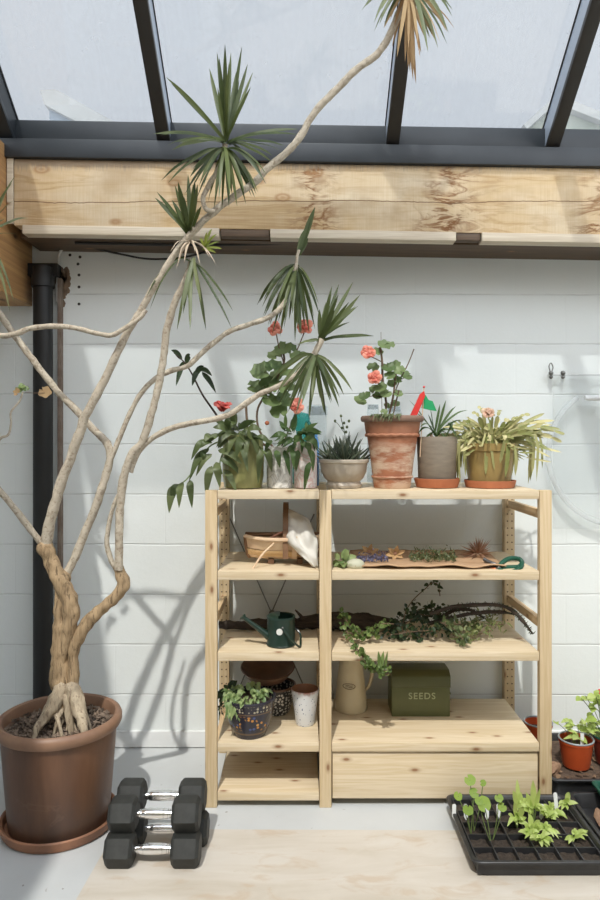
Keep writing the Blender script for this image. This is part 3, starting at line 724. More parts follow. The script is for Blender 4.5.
br(bt, [(63, 580), (66, 573), (75, 555), (85, 530), (97, 502), (102, 485), (107, 470), (110, 455), (107, 441), (92, 426), (80, 412), (60, 392), (42, 370), (27, 350), (12, 330), (0, 312), (-14, 298), (-25, 285)], 5, 3.4, TY, .06)
br(bt, [(146, 308), (140, 316), (125, 326), (112, 333), (100, 332), (75, 326), (55, 324), (32, 326), (15, 332), (0, 333), (-6, 322), (-8, 300), (-14, 270), (-18, 240)], 2.4, 3.2, TY-.1, -.05)
br(bt, [(118, 568), (111, 558), (107, 540), (110, 517), (115, 500), (120, 490), (124, 480), (127, 474)], 3.2, 1.6, TY-.01, .04)
br(bt, [(119, 568), (119, 537), (120, 505), (122, 485), (125, 470), (132, 452), (142, 440), (150, 417), (157, 390), (161, 370), (164, 350), (166, 332), (169, 320), (172, 308), (177, 295), (184, 282), (189, 270)], 4.6, 3.6, TY-.02, -.05)
br(bt, [(130, 470), (137, 452), (145, 442), (157, 433), (172, 426), (192, 421), (215, 417), (230, 412), (245, 402), (260, 392), (272, 387), (288, 379), (300, 369), (309, 359), (315, 351)], 3.4, 3.0, TY-.02, -.05)
br(bt, [(109, 463), (115, 447), (122, 430), (132, 407), (142, 390), (155, 377), (170, 369), (187, 364), (202, 351), (217, 338), (230, 329), (250, 322), (262, 318), (274, 312), (285, 300), (292, 283), (296, 264)], 2.8, 3.0, TY+.02, .05)
br(bt, [(-14, 472), (-8, 455), (0, 437), (8, 433), (11, 422), (11, 410), (19, 400), (23, 390)], 1.5, .9, TY-.06)
br(bt, [(214, 210), (206, 207), (203, 196), (210, 182), (218, 168), (223, 155), (225, 142)], 2.4, 3, TY-.14, -.03)
br(bt, [(188, 240), (189, 232)], 3, 3, TY-.1); br(bt, [(184, 282), (189, 268), (192, 258)], 3.4, 3, TY-.07)
br(bt, [(296, 266), (297, 256), (299, 248)], 2.2, 1.6, TY+.07); br(bt, [(314, 353), (318, 345), (322, 337)], 3.4, 3, TY-.07)
bt.build('branch', 'bark_pale', TR)
def traced(name, m, base, Y, tips, w, sag=.10, n_extra=0, extra=None, prof='sword', spread=.22):
    b = B(); c = P(base[0], base[1], Y)
    tips = [t_ for t_ in tips]+[(t_[0]+R.uniform(-9, 9), t_[1]*.85+base[1]*.15+R.uniform(-5, 5), t_[2] if len(t_) > 2 else sag) for t_ in tips]*(1 if len(tips) > 8 else 0)
    w *= .5
    for i, tp in enumerate(tips):
        tx, ty = tp[0], tp[1]; dy = R.uniform(-spread, spread)*.6
        e = P(tx, ty, Y+dy); ln = (e-c).length
        sg = tp[2] if len(tp) > 2 else sag
        mid = c.lerp(e, .5)+V((0, dy*.1, ln*sg)); st = c+(e-c)*.02+rv(.006)
        b.blade([st, c.lerp(mid, .5)+V((0, 0, ln*sg*.35)), mid, e.lerp(mid, .45)+V((0, 0, ln*sg*.3)), e], w*R.uniform(.8, 1.15), prof, .22, up=V((R.uniform(-.35, .35), -1, .5)), sub=3, twist=R.uniform(-.5, .5))
    if extra:
        for k in range(n_extra):
            a = R.uniform(0, 6.283); el = R.uniform(*extra[0]); ln = R.uniform(*extra[1])
            d = V((math.cos(a)*math.cos(el), math.sin(a)*math.cos(el)*.8, math.sin(el))); dr = extra[2]
            e = c+d*ln-V((0, 0, dr*ln)); md = c+d*ln*.55-V((0, 0, dr*ln*.12))
            if c.x < -.9: md.x = max(md.x, -1.215); e.x = max(e.x, -1.215); e.z = min(e.z, c.z+.3)
            b.blade([c, c+d*ln*.25, md, e], w*R.uniform(.75, 1.1), prof, .2, up=V((0, -.6, 1)), sub=4, twist=R.uniform(-.4, .4))
    return b.build(name, m, TR)
Y1 = 2.37
traced('leaf_rosette', 'drac', (226, 140), Y1, [(217, 50, 0), (225, 42, 0), (231, 50, 0), (242, 44, 0), (253, 70, .02), (222, 75, 0), (236, 70, 0), (229, 60, 0), (166, 75, .03), (160, 133, .05), (176, 140, .06), (298, 127, .04), (280, 148, .08), (272, 160, .1), (172, 148, .1), (262, 172, .15)], .030)
traced('leaf_rosette', 'drac', (225, 146), Y1, [(168, 181), (185, 192), (197, 196), (208, 200), (214, 207), (222, 207), (229, 205), (237, 204), (246, 202), (258, 190), (266, 182), (255, 196), (203, 185), (243, 192), (190, 175)], .028, .12)
traced('leaf_rosette', 'drac', (190, 233), TY-.1, [(157, 190, .02), (172, 198, .02), (167, 206), (178, 180, 0), (188, 172, 0), (195, 178, 0), (184, 195, 0), (193, 190, 0), (181, 208, 0), (199, 204)], .034, .03)
traced('leaf_rosette', 'drac', (192, 259), TY-.08, [(150, 307, .22), (146, 296, .25), (177, 328, .04), (183, 312, .03), (190, 328, .02), (232, 327, .06), (233, 309, .08), (176, 300, .1)], .024, .1)
traced('leaf_rosette', 'drac_pale', (193, 256), TY-.11, [(182, 306, .0), (206, 328, .03), (201, 300, .02), (188, 296, 0)], .034, .05)
traced('young_shoot', 'drac_young', (204, 247), TY-.12, [(212, 227), (217, 232), (220, 240), (222, 247), (216, 251), (207, 230), (211, 238), (200, 236)], .02, .1)
b = B()
for tip in ((216, 262), (200, 262), (176, 268), (178, 258), (206, 222), (195, 250), (170, 250), (210, 256), (184, 262)):
    c, e = P(190, 238, TY-.12), P(tip[0], tip[1], TY-.15); b.blade([c, c.lerp(e, .6)+V((0, 0, .02)), e], .009, 'lance', .3)
b.build('dry_leaf', 'dryroot', TR)
traced('leaf_rosette', 'drac', (296, 263), TY+.08, [(257, 303, .16), (263, 314, .12), (268, 323, .1), (272, 333, .08), (280, 334, .06), (284, 326, .05), (289, 318, .02), (295, 340, .0), (300, 332, .0), (305, 326, .05), (309, 330, .08), (315, 327, .1), (314, 315, .12), (299, 322, 0), (276, 308, .1), (262, 305, .15), (291, 300, 0)], .026, .08)
traced('young_leaf', 'drac', (298, 254), TY+.08, [(315, 205, 0), (311, 214, 0), (304, 228, 0), (308, 236, 0)], .042, 0, spread=.02)
traced('leaf_rosette', 'drac', (320, 338), TY-.07, [(332, 284, 0), (339, 282, 0), (353, 280, 0), (349, 300, 0), (358, 304, .03), (350, 320, .04), (374, 334, .04), (326, 300, 0), (336, 306, 0), (343, 312, 0), (306, 340, .05)], .030, .03)
traced('leaf_rosette', 'drac', (315, 352), TY-.07, [(278, 404, .1), (284, 398, .08), (288, 410, .05), (296, 412, .04), (309, 416, .0), (326, 415, .02), (339, 405, .06), (344, 393, .1), (312, 400, 0), (320, 396, .02), (332, 400, .05), (300, 392, .05), (270, 380, .12), (325, 376, .05)], .026, .08)
traced('leaf_rosette', 'drac_pale', (315, 353), TY-.1, [(290, 398, .06), (302, 402, .03), (324, 410, .02)], .028, .05)
# dry crown leaving the top of the frame
cY = TY-.22
traced('dry_leaf', 'dry', (408, -12), cY, [(410, 70, .02), (416, 82, 0), (412, 50, 0), (405, 60, .03), (400, 40, .05), (420, 55, .03), (413, 78, 0), (397, 55, .05), (418, 40, .04), (424, 34, .05), (402, 28, .1), (408, 66, 0), (415, 60, 0), (428, 46, .06), (440, 40, .1), (384, 26, .15), (447, 30, .14)], .024, .05)
traced('leaf_rosette', 'drac_pale', (408, -14), cY, [(374, 30, .2), (384, 24, .2), (379, 10, .2), (428, 50, .12), (438, 46, .15), (447, 42, .16), (452, 14, .2), (436, 38, .15), (443, 22, .2), (362, 8, .2), (390, 8, .2)], .026, .15)
traced('leaf_rosette', 'drac', (410, -78), cY, [], .05, 0, 60, ((.0, 1.35), (.18, .30), .05))
traced('leaf_rosette', 'drac_pale', (-18, 238), TY-.14, [(15, 174, .05), (12, 181, .08), (14, 198, .1), (28, 216, .12), (6, 190, .05), (3, 225, .1), (14, 300, .2), (10, 310, .2)], .022, .1, 5, ((.3, 1.2), (.12, .2), .2))
traced('leaf_rosette', 'drac', (-25, 285), TY+.06, [(-32, 310), (-20, 325), (-12, 320), (-28, 330), (-36, 322), (-16, 335), (-24, 318), (-30, 300), (-10, 305)], .022, .1)
b = B()
for x, y, r in ((19, 388, .014), (26, 387, .012), (22, 384, .012)): b.disc(P(x, y, TY-.06), (R.uniform(-.5, .5), -.8, .6), r, 5, .3)
b.build('twig_leaf', 'ivy', TR)
b = B(); b.disc(P(17, 390, TY-.07), (-.3, -1, .3), .014, 5, .3); b.build('twig_leaf', 'dry', TR)
b = B(); b.disc(P(45, 390, TY-.02), (.2, -1, .1), .022, 5, .2); b.build('twig_leaf', 'dry', TR)
B().tube([P(23, 390, TY-.06), P(34, 391, TY-.04), P(45, 391, TY-.02)], .0012, 5).build('twig_stalk', 'twig', TR)

# ------------------------------------------------------------------ dumbbells
def dumbbell(name, label, loc, L, h=.10, x0=0):
    t = thing(name, label, 'dumbbell', loc, 'hex dumbbells in a stack')
    hl = L*.30
    for s in (-1, 1):
        rg = []; rc = h/math.sqrt(3)
        for xx, k in ((L/2, .55), (L/2, .80), (L/2-.010, .965), (L/2-.016, 1.0), (L/2-hl+.016, 1.0), (L/2-hl+.010, .965), (L/2-hl, .78), (L/2-hl, .3)):
            rg.append([V((s*xx, rc*k*math.cos(math.pi/3*i), h/2+rc*k*math.sin(math.pi/3*i))) + V(loc) for i in range(6)])
        B_ = B(); B_.rings(rg); hd = B_.build('weight', 'rubber', t, True, 20)
    b = B(); pr = []
    g = L/2-hl+.004
    for k, r in ((-1, .0125), (-.82, .0125), (-.8, .0145), (-.74, .0145), (-.73, .0125), (-.70, .0125), (-.69, .0158), (-.5, .0168), (-.49, .0158), (-.46, .0158), (-.45, .0172), (-.2, .0178), (0, .018), (.2, .0178), (.45, .0172), (.46, .0158), (.49, .0158), (.5, .0168), (.69, .0158), (.70, .0125), (.73, .0125), (.74, .0145), (.8, .0145), (.82, .0125), (1, .0125)): pr.append((r, k*g))
    b.lathe(pr, V(loc)+V((0, 0, h/2)), 20, Matrix.Rotation(math.pi/2, 3, 'Y')); b.build('handle', 'chrome', t)
    return t
dumbbell('dumbbell', 'front lower black hex dumbbell with chrome handle on the plywood', (-.491, 2.297, z0), .314)
dumbbell('dumbbell', 'front upper black hex dumbbell, second from the bottom at the front', (-.491, 2.327, z0+.1005), .304)
dumbbell('dumbbell', 'rear lower black hex dumbbell mostly hidden behind the front pair', (-.481, 2.4165, z0), .316)
dumbbell('dumbbell', 'rear upper black hex dumbbell, topmost and nearest the wall', (-.490, 2.4445, z0+.1005), .308)

# ------------------------------------------------------------------ top shelf pots
ZT = 1.228
def soil_disc(b, c, r, z):
    rg = []
    for i in range(6):
        q = r*i/5+.0005; rg.append([V((c[0]+q*math.cos(k*.2618), c[1]+q*math.sin(k*.2618), z+.006*noise.noise(V((q*60, k, 1.3))))) for k in range(24)])
    b.rings(rg, True, False); return b
def leafy(b, base, tips, w, Y, prof='ovate', sag=.18, fold=.25):
    for bs, tp in tips:
        c, e = P(bs[0], bs[1], Y+R.uniform(-.03, .03)), P(tp[0], tp[1], Y+R.uniform(-.06, .02)); ln = (e-c).length
        b.blade([c, c.lerp(e, .5)+V((0, -.02, ln*sag)), e], w*R.uniform(.85, 1.15), prof, fold, up=V((R.uniform(-.4, .4), -1, .6)), sub=5)
def bunch(b, c, rad, n, ln, w, prof='ovate', sc=(1, 1, 1), down=.2):
    for i in range(n):
        d = V((R.gauss(0, 1), R.gauss(0, 1), R.gauss(0, 1))).normalized(); p = V(c)+V((d.x*rad*sc[0], d.y*rad*sc[1], d.z*rad*sc[2]))*R.uniform(.3, 1)
        e = d*.8+rv(.6)-V((0, 0, down)); e = e.normalized()*ln*R.uniform(.7, 1.2)
        b.blade([p, p+e*.5+V((0, 0, ln*.08)), p+e], w*R.uniform(.8, 1.2), prof, .2, up=rv(1)+V((0, -.6, .8)), sub=3)

# olive pot with trailing leaves
x = -.229; y = 2.765
t = thing('trailing_plant', 'trailing leafy plant in olive green glazed pot at left end of top shelf', 'potted plant', (x, y, ZT))
B().lathe([(.06, ZT), (.075, ZT+.003), (.083, ZT+.05), (.0845, ZT+.12), (.080, ZT+.19), (.082, ZT+.205), (.083, ZT+.212), (.076, ZT+.212), (.074, ZT+.19), (.07, ZT+.165), (.004, ZT+.165)], (x, y, 0), 44).build('pot', 'olive', t)
soil_disc(B(), (x, y), .073, ZT+.18).build('soil', 'soil', t)
b = B(); Yp = 2.68
for l in ([(232, 440), (218, 440), (206, 448), (198, 462), (186, 478), (176, 484)], [(236, 440), (226, 446), (220, 460), (222, 472)], [(245, 440), (256, 442), (266, 452)], [(240, 440), (236, 432), (226, 430), (214, 436)]):
    q = pp(l, y-.02, -.09); b.tube(q, .003, 6, 4)
b.build('stem', 'stem_green', t)
b = B(); q = pp([(236, 442), (224, 424), (213, 408), (202, 392), (192, 372), (184, 360), (174, 351)], y, -.05); b.tube(q, [.004, .004, .0045, .004, .0035, .003, .002], 7, 4); b.build('tall_stem', 'dark_bark', t)
b = B()
for bs, tp in (((182, 358), (171, 348)), ((184, 359), (176, 384)), ((186, 362), (190, 352)), ((202, 370), (216, 391)), ((198, 368), (192, 384)), ((199, 367), (212, 374)), ((195, 374), (204, 364))):
    c, e = P(bs[0], bs[1], y-.04), P(tp[0], tp[1], y-.06); b.blade([c, c.lerp(e, .5)+V((0, 0, .01)), e], .022, 'ovate', .4, up=V((.3, -1, .3)))
b.build('small_leaf', 'dark_leaf', t)
b = B()
leafy(b, None, [((208, 437), (191, 458)), ((209, 446), (189, 479)), ((212, 452), (196, 474)), ((212, 464), (206, 495)), ((182, 480), (179, 506)), ((175, 483), (169, 511)), ((190, 478), (192, 506)), ((178, 482), (172, 500)), ((218, 448), (242, 462)),
             ((220, 457), (242, 474)), ((224, 468), (237, 491)), ((216, 460), (220, 486)), ((238, 432), (222, 438)), ((240, 430), (256, 438)), ((244, 434), (236, 456)), ((248, 432), (246, 458)), ((252, 430), (258, 454)), ((236, 434), (228, 452)), ((262, 446), (258, 482)), ((266, 446), (272, 470)),
             ((230, 430), (214, 426)), ((226, 428), (236, 420)), ((214, 434), (204, 440)), ((254, 436), (272, 442)), ((246, 428), (262, 428)), ((212, 440), (200, 446)), ((206, 450), (198, 462)), ((240, 440), (248, 470)), ((232, 440), (226, 462))], .030, Yp)
bunch(b, (x-.02, y-.04, ZT+.225), .075, 34, .085, .026, 'ovate', (1.1, .8, .35), .3)
b.build('leaves', 'olive_leaf', t)
f = B().rose(P(222, 407, y-.05), .042, (.2, -.3, 1)); f.build('flower', 'red_petal', t)
# leaf print pot with tall pelargonium
x = -.083; y = 2.765
t = thing('pelargonium', 'tall coral flowered pelargonium in a white leaf print pot between olive and pink pots', 'potted plant', (x, y, ZT))
B().lathe([(.046, ZT), (.051, ZT+.003), (.052, ZT+.15), (.053, ZT+.168), (.048, ZT+.168), (.046, ZT+.13), (.003, ZT+.13)], (x, y, 0), 36).build('pot', 'leafy_pot', t)
soil_disc(B(), (x, y), .047, ZT+.14).build('soil', 'soil', t)
b = B()
for l, r in (([(276, 448), (260, 430), (257, 410), (264, 395), (276, 378), (284, 360), (283, 350)], .0045), ([(272, 448), (250, 432), (247, 418), (246, 404)], .005), ([(284, 362), (279, 345), (276, 331)], .0025), ([(284, 366), (296, 350), (304, 331)], .0025), ([(280, 448), (288, 430), (294, 415), (297, 408)], .003), ([(268, 390), (262, 380), (260, 372)], .002), ([(284, 362), (292, 358), (298, 356)], .002)):
    b.tube(pp(l, y, .02), r, 7, 4, .2)
b.build('stem', 'twig', t)
b = B()
for px, py, r in ((284, 347, .034), (275, 354, .030), (298, 354, .030), (262, 370, .042), (274, 366, .036), (286, 371, .03), (256, 386, .036), (268, 382, .034), (278, 386, .036), (285, 398, .034), (272, 400, .036), (279, 410, .034), (290, 386, .028), (264, 392, .03), (290, 347, .026), (276, 375, .03)):
    b.disc(P(px, py, y+R.uniform(-.03, .05)), (R.uniform(-.5, .3), -.9, .8+R.uniform(-.3, .4)), r*1.12, 7, .35, .06)
b.build('leaves', 'pelarg', t)
for px, py, r in ((276, 327, .034), (305, 325, .038), (297, 404, .042)):
    B().rose(P(px, py, y+.01), r, (R.uniform(-.3, .3), -1, .2)).build('flower', 'coral', t)
B().ball(P(267, 421, y-.03), .009, (1, .7, 1)).build('bud', 'terra', t)
# pink pot
x = .022; y = 2.765
t = thing('bushy_plant', 'bushy plant with hanging leaves in a white and pink patterned pot', 'potted plant', (x, y, ZT))
B().lathe([(.042, ZT), (.047, ZT+.003), (.047, ZT+.17), (.047, ZT+.186), (.042, ZT+.186), (.04, ZT+.15), (.003, ZT+.15)], (x, y, 0), 36).build('pot', 'pink_pot', t)
soil_disc(B(), (x, y), .041, ZT+.16).build('soil', 'soil', t)
b = B(); Yp = 2.69
leafy(b, None, [((296, 444), (286, 452)), ((300, 440), (312, 452)), ((304, 436), (318, 446)), ((298, 440), (282, 446)), ((310, 460), (304, 490)), ((312, 448), (313, 470)), ((284, 448), (290, 474)), ((292, 446), (294, 468)), ((276, 448), (280, 466)), ((298, 448), (296, 470)), ((272, 438), (264, 452)), ((288, 434), (270, 436)), ((302, 430), (316, 438)), ((290, 432), (280, 440)), ((308, 440), (310, 456))], .024, Yp)
bunch(b, (x-.03, y-.035, ZT+.215), .075, 46, .06, .020, 'ovate', (1.2, .7, .4), .35)
b.build('leaves', 'green', t)
B().tube([P(306, 445, y-.06), P(312, 456, y-.08), P(309, 470, y-.09), P(306, 482, y-.09)], .002, 5).build('stem', 'stem_green', t)
# clear and teal vessels at the back
t = thing('spray_bottle', 'teal plastic bottle half hidden behind the coral flower on the top shelf', 'bottle', (.005, 2.95, ZT))
B().lathe([(.03, ZT), (.036, ZT+.004), (.036, ZT+.17), (.03, ZT+.2), (.02, ZT+.215), (.022, ZT+.23), (.036, ZT+.26), (.038, ZT+.285), (.03, ZT+.305), (.004, ZT+.312)], (.005, 2.95, 0), 24).build('body', 'teal', t)
B().tube([(.03, 2.94, ZT+.27), (.045, 2.93, ZT+.25), (.052, 2.925, ZT+.225)], [.012, .010, .009], 10).build('cap', 'teal', t)
t = thing('clear_jar', 'tall clear plastic container behind the pink pot', 'jar', (.075, 2.99, ZT))
B().lathe([(.03, ZT), (.043, ZT+.003), (.043, ZT+.33), (.040, ZT+.345), (.036, ZT+.345), (.038, ZT+.32), (.04, ZT+.01), (.003, ZT+.008)], (.075, 2.99, 0), 28).build('body', 'jar', t)
B().lathe([(.044, ZT+.30), (.047, ZT+.305), (.047, ZT+.335), (.044, ZT+.34)], (.075, 2.99, 0), 28).build('collar', 'jar', t)
o = single(B().lathe([(.008, ZT), (.017, ZT+.003), (.018, ZT+.18), (.012, ZT+.2), (.010, ZT+.235), (.001, ZT+.235)], (.062, 2.86, 0), 16), 'blue_bottle', 'blue', 'small blue plastic bottle beside the teal bottle', 'bottle', (.062, 2.86, ZT))
for x, h, r, lab in ((.315, .345, .027, 'left clear glass jar behind the terracotta pot'), (.405, .335, .035, 'right clear glass jar behind the terracotta pot')):
    t = thing('clear_jar', lab, 'jar', (x, 2.96, ZT))
    B().lathe([(r*.7, ZT), (r, ZT+.004), (r, ZT+h-.03), (r*.8, ZT+h), (r*.7, ZT+h), (r*.9, ZT+h-.03), (r*.9, ZT+.01), (.003, ZT+.008)], (x, 2.96, 0), 24).build('body', 'jar', t)
    B().lathe([(r*.82, ZT+h-.02), (r*.9, ZT+h-.015), (r*.9, ZT+h), (r*.82, ZT+h)], (x, 2.96, 0), 24).build('neck', 'jar', t)
# stoneware bowl with spiky succulent
x = .178; y = 2.79
t = thing('succulent_bowl', 'spiky grey green succulent in a cream footed stoneware bowl', 'potted plant', (x, y, ZT))
B().lathe([(.055, ZT), (.072, ZT+.002), (.074, ZT+.012), (.066, ZT+.026), (.08, ZT+.04), (.092, ZT+.065), (.096, ZT+.098), (.102, ZT+.103), (.102, ZT+.113), (.098, ZT+.116), (.09, ZT+.110), (.084, ZT+.085), (.004, ZT+.08)], (x, y, 0), 44).build('bowl', 'stone', t)
soil_disc(B(), (x, y), .088, ZT+.10).build('soil', 'soil', t)
b = B()
for cx, cy, n, L in ((.0, -.01, 34, .115), (-.05, .0, 20, .085), (.055, 0, 20, .085), (.01, .05, 20, .11)):
    c = V((x+cx, y+cy, ZT+.10))
    for i in range(n):
        a = R.uniform(0, 6.283); el = R.uniform(.25, 1.4); d = V((math.cos(a)*math.cos(el), math.sin(a)*math.cos(el), math.sin(el)))
        ln = L*R.uniform(.6, 1.15); b.tube([c, c+d*ln*.55+V((0, 0, -.003)), c+d*ln+V((0, 0, .008))], [.0065, .006, .0008], 5, 3)
b.build('spikes', 'spike', t)
b = B().tube(pp([(346, 440), (344, 428), (341, 416)], y), .0018, 5); b.tube(pp([(345, 432), (338, 422), (335, 420)], y), .0012, 5)
for px, py in ((341, 414), (344, 421), (347, 425), (342, 426), (335, 419), (346, 430), (349, 419)): b.ball(P(px, py, y), .0055, (1, 1, 1.2), 7)
b.build('flower_stalk', 'moss', t)
# weathered terracotta with coral flowers
x = .373; y = 2.777
t = thing('geranium', 'coral flowered geranium in a tall weathered terracotta pot', 'potted plant', (x, y, ZT))
def tp(z): return .074+.036*z/.235
B().lathe([(.06, ZT), (.072, ZT), (.074, ZT+.003), (.078, ZT+.04), (.088, ZT+.12), (.101, ZT+.205), (.107, ZT+.225), (.113, ZT+.265), (.1, ZT+.265), (.095, ZT+.24), (.003, ZT+.235)], (x, y, 0), 48).build('pot', 'limed', t)
B().lathe([(.114, ZT+.2655), (.122, ZT+.266), (.127, ZT+.273), (.127, ZT+.284), (.122, ZT+.290), (.112, ZT+.290), (.106, ZT+.285), (.106, ZT+.2655)], (x, y, 0), 48).build('rim', 'terra_rim', t)
def ropeband(zc, r, m, amp=.0025, hgt=.008):
    b = B(); n = 72; rg = []
    for k in range(7):
        a2 = 2*math.pi*k/6; rg.append([V((x+(r+hgt*.8*math.cos(a2)+amp*math.sin(i*2*math.pi/n*18))*math.cos(i*2*math.pi/n), y+(r+hgt*.8*math.cos(a2)+amp*math.sin(i*2*math.pi/n*18))*math.sin(i*2*math.pi/n), zc+hgt*math.sin(a2)+amp*math.cos(i*2*math.pi/n*18))) for i in range(n)])
    b.rings(rg, True, False); return b.build('rope_band', m, t)
ropeband(ZT+.213, .105, 'limed', .0018, .007); ropeband(ZT+.045, .080, 'limed', .0008, .005)
soil_disc(B(), (x, y), .1, ZT+.262).build('soil', 'soil', t)
b = B()
for l, r in (([(385, 418), (386, 400), (383, 380), (382, 358), (380, 345)], .0045), ([(388, 418), (393, 395), (396, 372)], .004), ([(383, 380), (376, 376)], .002), ([(382, 360), (372, 355)], .002), ([(392, 398), (399, 380), (408, 362), (414, 347)], .0025), ([(384, 395), (372, 394), (364, 397)], .002), ([(396, 380), (404, 376)], .0015), ([(392, 418), (396, 400), (399, 388)], .003), ([(382, 345), (387, 342)], .002)):
    b.tube(pp(l, y, -.03), r, 6, 4, .2)
b.tube([P(382, 418, y+.03), P(381, 330, y+.03)], [.0012, .0012], 5)
b.build('stem', 'twig', t)
b = B()
for px, py, r in ((384, 343, .024), (390, 344, .02), (378, 350, .02), (373, 366, .024), (388, 366, .026), (395, 364, .024), (400, 369, .022), (406, 374, .024), (390, 374, .022), (398, 378, .018), (380, 386, .026), (374, 388, .02), (398, 392, .018), (360, 399, .024), (365, 394, .022), (386, 392, .022), (378, 394, .02), (392, 382, .02), (388, 404, .016), (395, 402, .018), (384, 410, .014)):
    b.disc(P(px, py, y+R.uniform(-.04, .03)), (R.uniform(-.5, .3), -.9, .8), r*1.1, 6, .35, .06)
b.build('leaves', 'pelarg', t)
for px, py, r in ((370, 352, .036), (375, 376, .036)): B().rose(P(px, py, y-.03), r, (-.2, -1, .2)).build('flower', 'coral', t)
b = B()
for i in range(40):
    a = R.uniform(3.9, 4.85); c = V((x+.126*math.cos(a), y+.126*math.sin(a), ZT+.292)); e = c+V((R.uniform(-.02, .02), -R.uniform(.004, .014), -R.uniform(.005, .04)))
    b.blade([c-V((0, -.02, 0)), c+V((0, -.004, .002)), e], .006, 'ovate', .2)
b.build('creeping_sprigs', 'moss', t)
# grey pot
x = .559; y = 2.80
single(B().lathe([(.07, ZT), (.083, ZT+.002), (.092, ZT+.03), (.093, ZT+.037), (.089, ZT+.038), (.084, ZT+.03), (.078, ZT+.008), (.004, ZT+.007)], (x, y, 0), 44), 'pot_saucer', 'terra', 'bright terracotta saucer under the grey brown pot', 'saucer', (x, y, ZT))
t = thing('spider_plant', 'dark strappy leaved plant in a grey brown cylindrical pot', 'potted plant', (x, y, ZT+.0075)); zz = ZT+.0075
B().lathe([(.06, zz), (.073, zz), (.075, zz+.003), (.082, zz+.195), (.081, zz+.199), (.074, zz+.199), (.072, zz+.17), (.003, zz+.168)], (x, y, 0), 44).build('pot', 'concrete', t)
soil_disc(B(), (x, y), .072, zz+.18).build('soil', 'soil', t)
b = B(); c0 = (436, 434)
for tx, ty, sg in ((409, 398, .05), (414, 410, .1), (420, 425, .2), (446, 398, .03), (456, 404, .08), (468, 408, .12), (463, 418, .12), (460, 436, .3), (452, 440, .3), (424, 440, .25), (430, 404, .02), (440, 402, .0), (418, 432, .25), (447, 442, .3), (428, 412, .05), (459, 428, .2)):
    c = P(c0[0], c0[1], y)+rv(.008); e = P(tx, ty, y+R.uniform(-.09, .05)); ln = (e-c).length
    b.blade([c, c.lerp(e, .3)+V((0, 0, ln*sg)), c.lerp(e, .7)+V((0, 0, ln*sg)), e], .0105, 'sword', .35, up=V((.2, -.6, 1)), sub=4)
b.blade([P(445, 436, y-.03), P(451, 424, y-.05), P(450, 422, y-.05), P(458, 438, y-.06)], .02, 'ovate', .3)
b.build('leaves', 'green', t)
B().tube([P(432, 440, y), P(431, 432, y)], [.012, .006], 8).build('stem', 'reed', t)
t = thing('plant_pick', 'red and green plastic flag pick stuck between the terracotta and grey pots', 'plant pick', P(412, 440, y-.06))
B().tube([P(424, 384, y-.05), P(420, 455, y-.045)], [.002, .002], 6).build('stick', 'reed', t)
b = B(); q = [P(410, 414, y-.055), P(420, 392, y-.055), P(424, 389, y-.055), P(425, 394, y-.055), P(417, 413, y-.055)]
b.prism([(v.x, v.z) for v in q], y-.06, y-.045); b.build('pennant', 'flag_red', t, False)
b = B(); q = [P(423, 391, y-.05), P(426, 393, y-.05), P(429, 398, y-.05), P(433, 399, y-.05), P(437, 409, y-.05), P(430, 408, y-.05), P(422, 406, y-.05)]
b.prism([(v.x, v.z) for v in q], y-.044, y-.038); b.build('pennant', 'flag_green', t, False)
B().ball(P(424, 385, y-.05), .005).build('tip', 'flag_red', t)
# cactus pot
x = .775; y = 2.80
single(B().lathe([(.085, ZT), (.097, ZT+.002), (.103, ZT+.026), (.103, ZT+.03), (.099, ZT+.03), (.094, ZT+.008), (.004, ZT+.007)], (x, y, 0), 40), 'pot_saucer', 'terra', 'terracotta saucer under the straggling yellow green cactus', 'saucer', (x, y, ZT))
t = thing('leaf_cactus', 'straggling yellow green leaf cactus spilling over its pot at top shelf right end', 'potted plant', (x, y, ZT+.0075)); zz = ZT+.0075
B().lathe([(.07, zz), (.082, zz+.002), (.094, zz+.14), (.1, zz+.143), (.102, zz+.172), (.094, zz+.172), (.09, zz+.14), (.003, zz+.135)], (x, y, 0), 40).build('pot', 'ochre', t)
soil_disc(B(), (x, y), .091, zz+.16).build('soil', 'soil', t)
b = B(); c0 = V((x, y, zz+.165))
def seg_chain(b, pts, w, n):
    c, ts = spline(pts, 8); L = len(c)-1
    for i in range(n):
        a = c[int(L*i/n)]; m_ = c[int(L*(i+.5)/n)]; e = c[int(L*(i+1)/n)]
        b.blade([a, m_, e], w*R.uniform(.8, 1.2), 'seg', .3, up=V((R.uniform(-.6, .6), -1, R.uniform(.2, 1))), sub=3)
for i in range(210):
    a = R.uniform(0, 6.283); q = R.random()
    ro = R.uniform(.07, .20)*(1.15 if math.cos(a) > 0 else .8)
    d = V((math.cos(a), math.sin(a)*.75, 0)); s = c0+d*R.uniform(.0, .08)+V((0, 0, R.uniform(-.02, .05)))
    if q < .74: e = s+d*ro+V((R.uniform(-.03, .03), 0, R.uniform(-.06, .085))); m_ = s.lerp(e, .5)+V((0, 0, R.uniform(-.01, .04)))
    else: e = s+d*ro*.75+V((R.uniform(-.02, .02), 0, -R.uniform(.08, .20))); m_ = s+d*ro*.7+V((0, 0, .015))
    e.y = max(e.y, 2.67); e.z = max(e.z, ZT+.012)
    seg_chain(b, [s, m_, e], R.uniform(.008, .016), R.choice((1, 2, 2, 3)))
for tx, ty in ((565, 432), (562, 440), (548, 428), (542, 420), (530, 412), (472, 410), (466, 420), (540, 446), (520, 416), (500, 408), (510, 418), (462, 436), (478, 404), (552, 436)):
    e = P(tx, ty, y-.02); s = c0+V(((e.x-x)*.2, 0, .01)); m_ = s.lerp(e, .6)+V((0, -.02, .03)); seg_chain(b, [s, m_, e], .017, 4)
b.build('segments', 'cactus', t)
